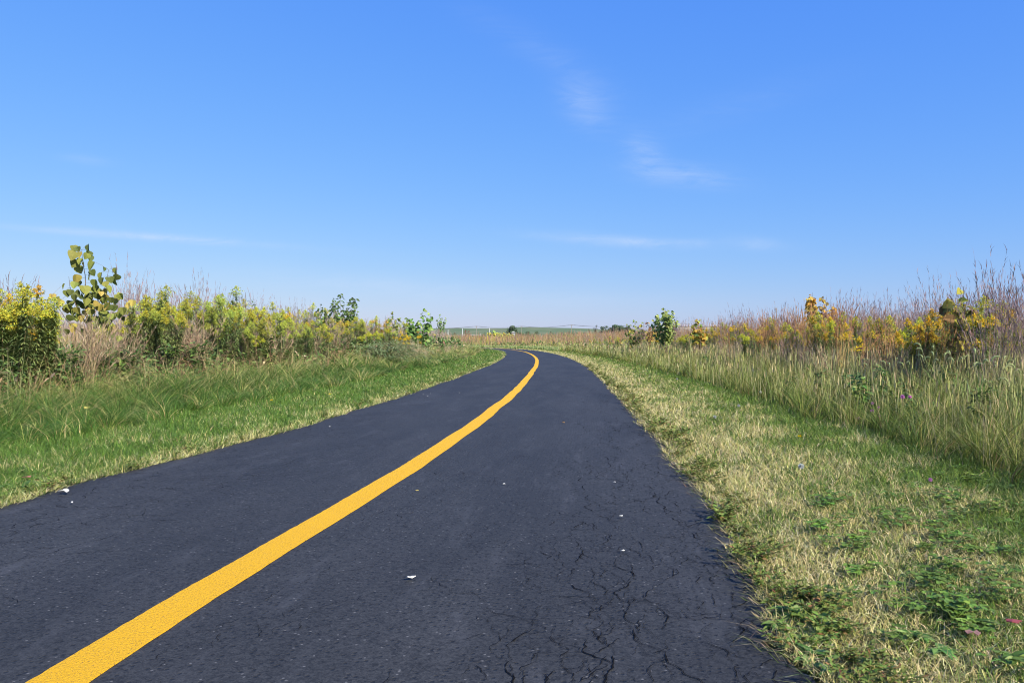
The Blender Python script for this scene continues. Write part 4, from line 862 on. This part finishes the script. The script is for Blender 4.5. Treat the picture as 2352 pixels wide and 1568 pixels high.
# red clover flowers, dandelions and seed heads
def ball_flower(name, cat, label, p, rad, col, stemh, petals=70, flat=False, group=None):
    r = np.random.default_rng(int(abs(p[0]*997+p[1]*131))); root = thing(name, label, cat, (p[0], p[1], p[2]-stemh if stemh else p[2]), 0, group); St, Fl = Acc(), Acc()
    if stemh: tube(St, [(0, 0, 0), (.006, 0, stemh*.5), (0, 0, stemh)], .0022, (.2, .24, .09), 4); St.obj('stem', M_GRASS, root)
    d = nrm(r.normal(0, 1, (petals, 3))); 
    if flat: d[:, 2] = np.abs(d[:, 2])*.35
    leaves(Fl, np.zeros((petals, 3))+[0, 0, stemh], d, r.normal(0, 1, (petals, 3)), rad, rad*.45, jit(col, petals, .2, r), OUT_OVAL, 0)
    Fl.obj('flower_head', M_FLOWER, root)
lab = {0: 'pink clover flower highest of the pink ones in the right grass', 1: 'pink clover flower just right of the highest pink one', 2: 'pink clover flower left of the highest one in the right grass', 3: 'faint pink clover flower in the middle of the pink group', 4: 'pink clover flower low in the middle of the pink group', 5: 'pink clover flower lowest and leftmost of the pink group', 6: 'pink clover flower at the lower right of the pink group'}
for i, (xd, yd, rd) in enumerate([(2073, 911, .017), (2090, 911, .013), (2004, 926, .014), (2018, 935, .010), (2003, 943, .015), (1970, 960, .019), (2020, 955, .014)]):
    t = (xd-1176)/FOC; s = [q for q in np.linspace(4, 14, 400) if float(pos_d(q, 2.35, 1)[0])-t*float(pos_d(q, 2.35, 1)[1]) < 0]
    X, Y = pos_d(s[0] if s else 7, 2.35, 1); Y = float(X)/t; z = H-(yd-HY)/FOC*Y
    ball_flower('red_clover_flower', 'flower', lab[i], (float(X), Y, z), rd*1.25, (.62, .22, .5), max(z, .05), group=None)
x, y, z = on_ground(2137, 1101, .06); ball_flower('red_clover_flower', 'flower', 'single pale pink clover flower low in the mown strip at the right', (x, y, z), .013, (.6, .28, .52), .06)
for lb, xd, yd, hz in [('fluffy dandelion seed head far up the right mown strip', 1555, 870, .09), ('fluffy dandelion seed head beside the tall grass right of the path', 1697, 931, .08), ('grey dandelion seed head in the straw grass right of the path', 1642, 957, .05), ('white dandelion seed head at the foot of the pale tall grass', 1747, 900, .1), ('large fluffy dandelion seed head nearest on the right mown strip', 1840, 1070, .07)]:
    x, y, z = on_ground(xd, yd, hz); ball_flower('dandelion_seed_head', 'seed head', lb, (x, y, z), .02, (.55, .55, .52), hz, 90)
for lb, xd, yd in [('yellow dandelion flower in the left mown grass', 624, 919), ('yellow dandelion flower in the right mown grass', 1837, 1002), ('small yellow dandelion flower farther up the left mown grass', 757, 905)]:
    x, y, z = on_ground(xd, yd, .05); ball_flower('dandelion_flower', 'flower', lb, (x, y, z), .02, (.8, .58, .02), .05, 60, True)
# foxtail grass with nodding heads
def foxtail(seed):
    r = np.random.default_rng(seed); root = thing('foxtail_grass', 'foxtail', 'grass clump'); St, Hd, Lf = Acc(), Acc(), Acc()
    for k_ in range(3):
        h = r.uniform(.75, 1.); a = r.uniform(0, 6.28); t = np.linspace(0, 1, 9); bend = r.uniform(.1, .22)
        pts = np.stack([np.cos(a)*bend*t**2, np.sin(a)*bend*t**2, h*t], 1); tube(St, pts, .002, (.35, .36, .15), 3)
        u = np.linspace(0, 1, 8)*2.2; hp = pts[-1]+np.stack([np.cos(a)*.05*(1-np.cos(u)), np.sin(a)*.05*(1-np.cos(u)), .05*np.sin(u)], 1)
        tube(Hd, hp, [.003, .008, .0095, .0095, .009, .008, .006, .002], (.33, .38, .15), 6)
        m = 160; i = r.integers(0, 8, m); leaves(Hd, hp[i]+r.normal(0, .004, (m, 3)), r.normal(0, 1, (m, 3)), r.normal(0, 1, (m, 3)), .014, .0016, jit((.45, .47, .25), m, .2, r), OUT_NARROW, 0)
        m = 4; q = pts[[1, 2, 4, 5]]; aa = r.uniform(0, 6.28, m); blades(Lf, q, r.uniform(.2, .32, m), .014, aa+1.57, r.uniform(.3, 1.2, m), aa, jit((.17, .26, .06), m, .2, r), 4)
    St.obj('stem', M_GRASS, root); Hd.obj('seed_sprays', M_GRASS, root); Lf.obj('foliage', M_GRASS, root); return Proto(root)
FX = [foxtail(101), foxtail(102)]
scatter(FX, rows(1, 2080, 2400, 2.6, 3.6, 12), 'foxtail grass with nodding furry heads at the right margin', 'foxtails at the right margin', .6, .9, .05)
scatter(FX, rows(1, 1850, 2080, 3.0, 4.2, 6), 'foxtail grass with nodding furry heads left of the pink clover', 'foxtails left of the pink clover', .6, .8, .05)

# fallen leaves and pale scraps
def flat_scrap(name, cat, label, xd, yd, w, col, mat, lift=.008, seed=0):
    x, y, z = on_ground(xd, yd); r = np.random.default_rng(seed+int(xd)); root = Acc(); k_ = 9; a = np.linspace(0, 6.28, k_, endpoint=False); rr = w*r.uniform(.25, .6, k_)
    top = np.stack([x+np.cos(a)*rr, y+np.sin(a)*rr*.8, lift+r.uniform(0, .25*w, k_)], 1); bot = top-[0, 0, .0025]
    V = np.concatenate([top, bot, [[x, y, lift+.15*w]]]); f3 = np.array([[i, (i+1) % k_, 2*k_] for i in range(k_)]); f4 = np.array([[i, (i+1) % k_, k_+(i+1) % k_, k_+i] for i in range(k_)])
    root.add(V, col, [f3, f4, np.array([list(range(k_, 2*k_))[::-1]])]); o = root.obj(name, mat); tag(o, label, cat); return o
PZ = .018
flat_scrap('paper_scrap', 'scrap', 'crumpled white scrap on the asphalt near the left grass edge', 148, 1136, .06, (.8, .8, .78), M_CHIP, PZ)
flat_scrap('paper_scrap', 'scrap', 'crumpled white scrap on the asphalt right of the yellow line in the foreground', 943, 1337, .035, (.8, .8, .78), M_CHIP, PZ)
for lb, xd, yd, w in [('pale chip on asphalt farthest left of the white specks above the yellow line', 972, 908, .02), ('pale chip on asphalt second in the cluster of white specks', 982, 912, .024), ('pale chip on asphalt topmost right in the cluster of white specks', 989, 906, .018),
                      ('pale chip on asphalt close to the yellow line by the far cluster', 1055, 904, .026), ('pale chip alone on the left lane beside the green verge', 757, 983, .02), ('pale chip on the right lane beside the cracks below the middle', 1426, 1192, .018), ('pale chip on the right lane near the big cracks in the foreground', 1430, 1273, .018), ('pale chip on the right lane right of the yellow line midway', 1158, 1117, .016), ('pale chip on the left lane close to the crumpled scrap', 165, 1160, .016), ('pale chip on the right lane above the big cracks', 1412, 1113, .014), ('pale chip on the far left lane just before the bend', 1048, 840, .06)]:
    flat_scrap('pale_chip', 'chip', lb, xd, yd, w, (.7, .68, .62), M_CHIP, PZ)
flat_scrap('fallen_leaf', 'leaf', 'tan fallen leaf on the right lane of the asphalt', 1294, 974, .05, (.5, .3, .1), M_LEAF, PZ)
flat_scrap('fallen_leaf', 'leaf', 'yellow fallen leaf in the grass of the left verge', 200, 980, .07, (.6, .45, .12), M_LEAF, .2)
flat_scrap('fallen_leaf', 'leaf', 'pinkish fallen leaf beside the left asphalt edge', 62, 1110, .05, (.45, .2, .16), M_LEAF, .04)
flat_scrap('fallen_leaf', 'leaf', 'red fallen leaf in the grass at the lower right corner', 2326, 1464, .05, (.32, .09, .08), M_LEAF, .05)
flat_scrap('fallen_leaf', 'leaf', 'dull brown fallen leaf in the lower right grass', 2235, 1490, .045, (.25, .13, .12), M_LEAF, .045)
flat_scrap('fallen_leaf', 'leaf', 'thin yellow leaf on the asphalt of the left lane', 958, 1133, .02, (.5, .4, .12), M_LEAF, PZ)

# ------------------------------------------------------------------ distance: trees, poles, gate, buildings
def far_tree(label, xd0, xd1, ytop, Y, seed, cols, w, name='tree', n=2600, base=None, squash=1.):
    r = np.random.default_rng(seed); x0, x1 = [(q-1176)/FOC*Y for q in (xd0, xd1)]; g = 1.2 if base is None else base
    cx_, rad = (x0+x1)/2, (x1-x0)/2; top = H+(HY-ytop)/FOC*Y-g
    root = thing(name, label, 'tree', (cx_, Y, g)); St, Lf = Acc(), Acc()
    tube(St, [(0, 0, 0), (.1, 0, top*.3), (0, .1, top*.7)], [.35, .25, .08], (.12, .1, .08), 6)
    nb = 16; C_ = []; 
    for b in range(nb):
        a = r.uniform(0, 6.28); q = math.sqrt(r.uniform(0, 1))*.72; hz = r.uniform(.25, 1.)*(1-.55*q*q); rr = rad*r.uniform(.2, .36)
        c = np.array([math.cos(a)*q*rad, math.sin(a)*q*rad*.8, max(rr*.5, top*hz-rr*.8)]); C_.append((c, rr)); tube(St, [(0, 0, top*.3), c*[.5, .5, .8], c], [.12, .07, .03], (.12, .1, .08), 4)
    for c, rr in C_:
        m = n//nb; d = nrm(r.normal(0, 1, (m, 3)))*(r.uniform(.3, 1.08, m)**.6)[:, None]*rr*[1, 1, .8*squash]
        leaves(Lf, c+d, r.normal(0, 1, (m, 3)), d/rr+r.normal(0, .5, (m, 3)), r.uniform(.35, .75, m)*rad/6, r.uniform(.25, .5, m)*rad/6, palette(cols, w, m, r=r), OUT_OVAL, .2)
    St.obj('trunk', M_BARK, root); Lf.obj('crown', M_TREE, root)
DG = (.08, .125, .075); DG2 = (.12, .17, .09)
far_tree('dark rounded tree in front of the green hill left of the middle pole', 1150, 1210, 746., 470, 201, [DG, DG2], [3, 2], n=5200)
far_tree('small dark bush right of the rounded tree before the hill', 1203, 1222, 757.5, 460, 202, [DG, DG2], [2, 2], 'far_bush', 1200)
far_tree('dark crowned tree highest of the grove at the right horizon', 1392, 1438, 735, 420, 203, [DG, DG2], [3, 2], n=4200)
far_tree('low dark tree at the left end of the right horizon grove', 1374, 1408, 744, 425, 204, [DG, DG2], [3, 2], n=2200)
far_tree('low dark tree at the right end of the right horizon grove', 1422, 1458, 745, 425, 205, [DG, (.08, .1, .06)], [3, 2], n=2200)
far_tree('thin grey green tree with open crown left of the horizon grove', 1360, 1376, 741, 400, 206, [(.13, .15, .1), (.1, .12, .08)], [3, 2], n=700)
far_tree('small grey green bush beside the thin open tree', 1349, 1359, 750, 400, 207, [(.13, .15, .1), DG2], [2, 2], 'far_bush', 500)
far_tree('round orange red tree before the hill near the white gate', 1061, 1083, 755, 380, 208, [(.33, .15, .09), (.27, .17, .09)], [3, 2], n=900)
for i, (xd, w_, yt, lb) in enumerate([(1042, 9, 759, 'grey green bush before the hill left of the gate'), (1112, 8, 761, 'small grey green bush between two poles before the hill'), (1232, 13, 757, 'grey green bush right of the small dark bush before the hill'), (1262, 16, 758.5, 'wide low bush before the middle of the hill'), (1290, 12, 757.5, 'grey green bush left of the pole before the right part of the hill'), (1334, 14, 756, 'olive bush right of the pole before the right part of the hill'), (1470, 16, 752, 'dull green bush at the far right of the horizon grove')]):
    far_tree(lb, xd-w_, xd+w_, yt, 450, 240+i, [(.13, .15, .09), (.1, .13, .08), DG2], [2, 2, 1], 'far_bush', 900)
for i, (xd, lb) in enumerate([(1216, 'tiny shrub on the ridge, leftmost of those on the hill crest'), (1233, 'tiny shrub on the ridge, second from the left on the crest'), (1252, 'broad tiny shrub on the middle of the hill crest'), (1262, 'tiny shrub right beside the broad one on the hill crest')]):
    far_tree(lb, xd-5, xd+5, 751.3-(i == 1), 735, 220+i, [(.16, .15, .1), DG2], [2, 2], 'ridge_shrub', 300, base=12.6)
def pole(xd, ytop, Y, label, arm=True, metal=False, group=None, r_=.16):
    x = (xd-1176)/FOC*Y; z = 1.2; h = H+(HY-ytop)/FOC*Y-z
    root = thing('lamp_post' if metal else 'utility_pole', label, 'post' if metal else 'utility pole', (x, Y, z), 0, group)
    A_ = Acc(); tube(A_, [(0, 0, -.5), (0, 0, h*.5), (0, 0, h)], [r_, r_*.9, r_*.7], (.3, .3, .3), 8); A_.obj('post', M_METAL if metal else M_WOODPOLE, root)
    if arm:
        A_ = Acc(); box(A_, (0, -.2, h-.5), (2.4, .14, .16), (.3, .3, .3)); A_.obj('cross_arm', M_WOODPOLE, root)
        for dx in (-1.05, 0, 1.05):
            A_ = Acc(); tube(A_, [(dx, -.2, h-.42), (dx, -.2, h-.2)], [.06, .05], (.3, .3, .3), 6); A_.obj('insulator', M_METAL, root)
    return np.array([x, Y-.2, z+h-.22])
tops = []
for xd, yt, lb, m in [(940, 751, 'utility pole hidden largely by the left bank', 1), (1094.4, 748, 'wooden utility pole with cross arm standing right of the orange red tree', 1), (1197, 748, 'wooden utility pole at the right side of the dark rounded tree', 1), (1312.8, 745, 'wooden utility pole before the right part of the hill', 1), (1446, 746, 'wooden utility pole at the right end of the horizon grove', 1)]:
    tops.append(pole(xd, yt, 440, lb))
pole(1062.4, 754, 400, 'pale metal post at the left end of the white gate', False, True, r_=.2)
pole(1124.5, 753, 400, 'pale metal post midway between two wooden poles', False, True, r_=.2)
pole(1029, 757, 400, 'short pale metal post close to the left bank', False, True, r_=.2)
for k_, dx in enumerate((-1.05, 0, 1.05)):
    A_ = Acc()
    for a, b in zip(tops[:-1], tops[1:]):
        t = np.linspace(0, 1, 10)[:, None]; p = a+(b-a)*t+[dx, 0, 0]; p[:, 2] -= (4*t*(1-t))[:, 0]*.9; tube(A_, p, .035, (.1, .1, .1), 4)
    tag(A_.obj('power_line', M_WIRE), ['thin overhead wire on the left arms of the utility poles', 'thin overhead wire on the middle insulators of the utility poles', 'thin overhead wire on the right arms of the utility poles'][k_], 'wire')
# low white gate between posts
Yg = 395.; gx0, gx1 = (1063-1176)/FOC*Yg, (1104-1176)/FOC*Yg; zg = H+(HY-768.5)/FOC*Yg
gr = thing('barrier_gate', 'low white pipe gate between pale posts before the hill', 'gate', ((gx0+gx1)/2, Yg, 1.2)); wd = (gx1-gx0)/2
A_ = Acc(); box(A_, (0, 0, zg-1.2), (2*wd, .12, .25), (.7, .7, .7)); A_.obj('rail', M_WHITE, gr)
A_ = Acc(); box(A_, (wd, 0, (zg-1.2)/2+.15), (.5, .3, zg-1.2+.5), (.7, .7, .7)); A_.obj('post', M_WHITE, gr)
A_ = Acc(); box(A_, (-wd+.2, 0, (zg-1.2)/2), (.3, .3, zg-1.2+.2), (.7, .7, .7)); A_.obj('post', M_WHITE, gr)
def gable(name, label, xd0, xd1, yeave, yridge, Y, depth, z0=1.):
    x0, x1 = [(q-1176)/FOC*Y for q in (xd0, xd1)]; w = x1-x0; he = H+(HY-yeave)/FOC*Y-z0; hr = H+(HY-yridge)/FOC*Y-z0
    root = thing(name, label, 'building', ((x0+x1)/2, Y+depth/2, z0)); A_ = Acc(); box(A_, (0, 0, he/2-.3), (w, depth, he+.6), (.7, .7, .7))
    A_.obj('wall', M_WHITE, root)
    A_ = Acc(); e = .4; V = [(-w/2-e, -depth/2-e, he), (w/2+e, -depth/2-e, he), (w/2+e, depth/2+e, he), (-w/2-e, depth/2+e, he), (-w/2-e, 0, hr), (w/2+e, 0, hr)]
    if name == 'shed': V = [(-w/2-e, -depth/2-e, he), (w/2+e, -depth/2-e, he), (w/2+e, depth/2+e, he), (-w/2-e, depth/2+e, he), (0, -depth/2-e, hr), (0, depth/2+e, hr)]; F4 = [[0, 4, 5, 3], [1, 2, 5, 4], [0, 3, 2, 1]]; F3 = [[0, 1, 4], [2, 3, 5]]
    else: F4 = [[0, 1, 5, 4], [2, 3, 4, 5], [0, 3, 2, 1]]; F3 = [[1, 2, 5], [3, 0, 4]]
    A_.add(V, (.5, .5, .5), [np.array(F4), np.array(F3)]); A_.obj('roof', M_ROOF, root)
    nd = max(1, int(w/14))
    for i in range(nd):
        A_ = Acc(); box(A_, (-w/2+w*(i+.5)/nd, -depth/2-.03, min(he*.4, 1.6)), (min(3.2, w*.4), .1, min(he*.75, 3.)), (.3, .3, .3)); A_.obj('door', M_METAL, root)
gable('shed', 'small white gabled shed before the dark rounded tree', 1291.5*0+1175.5, 1183, 764, 760.5, 390, 5)
gable('warehouse', 'long white building glimpsed behind the grass of the right field', 1556, 1690, 749, 744, 380, 22, .9)
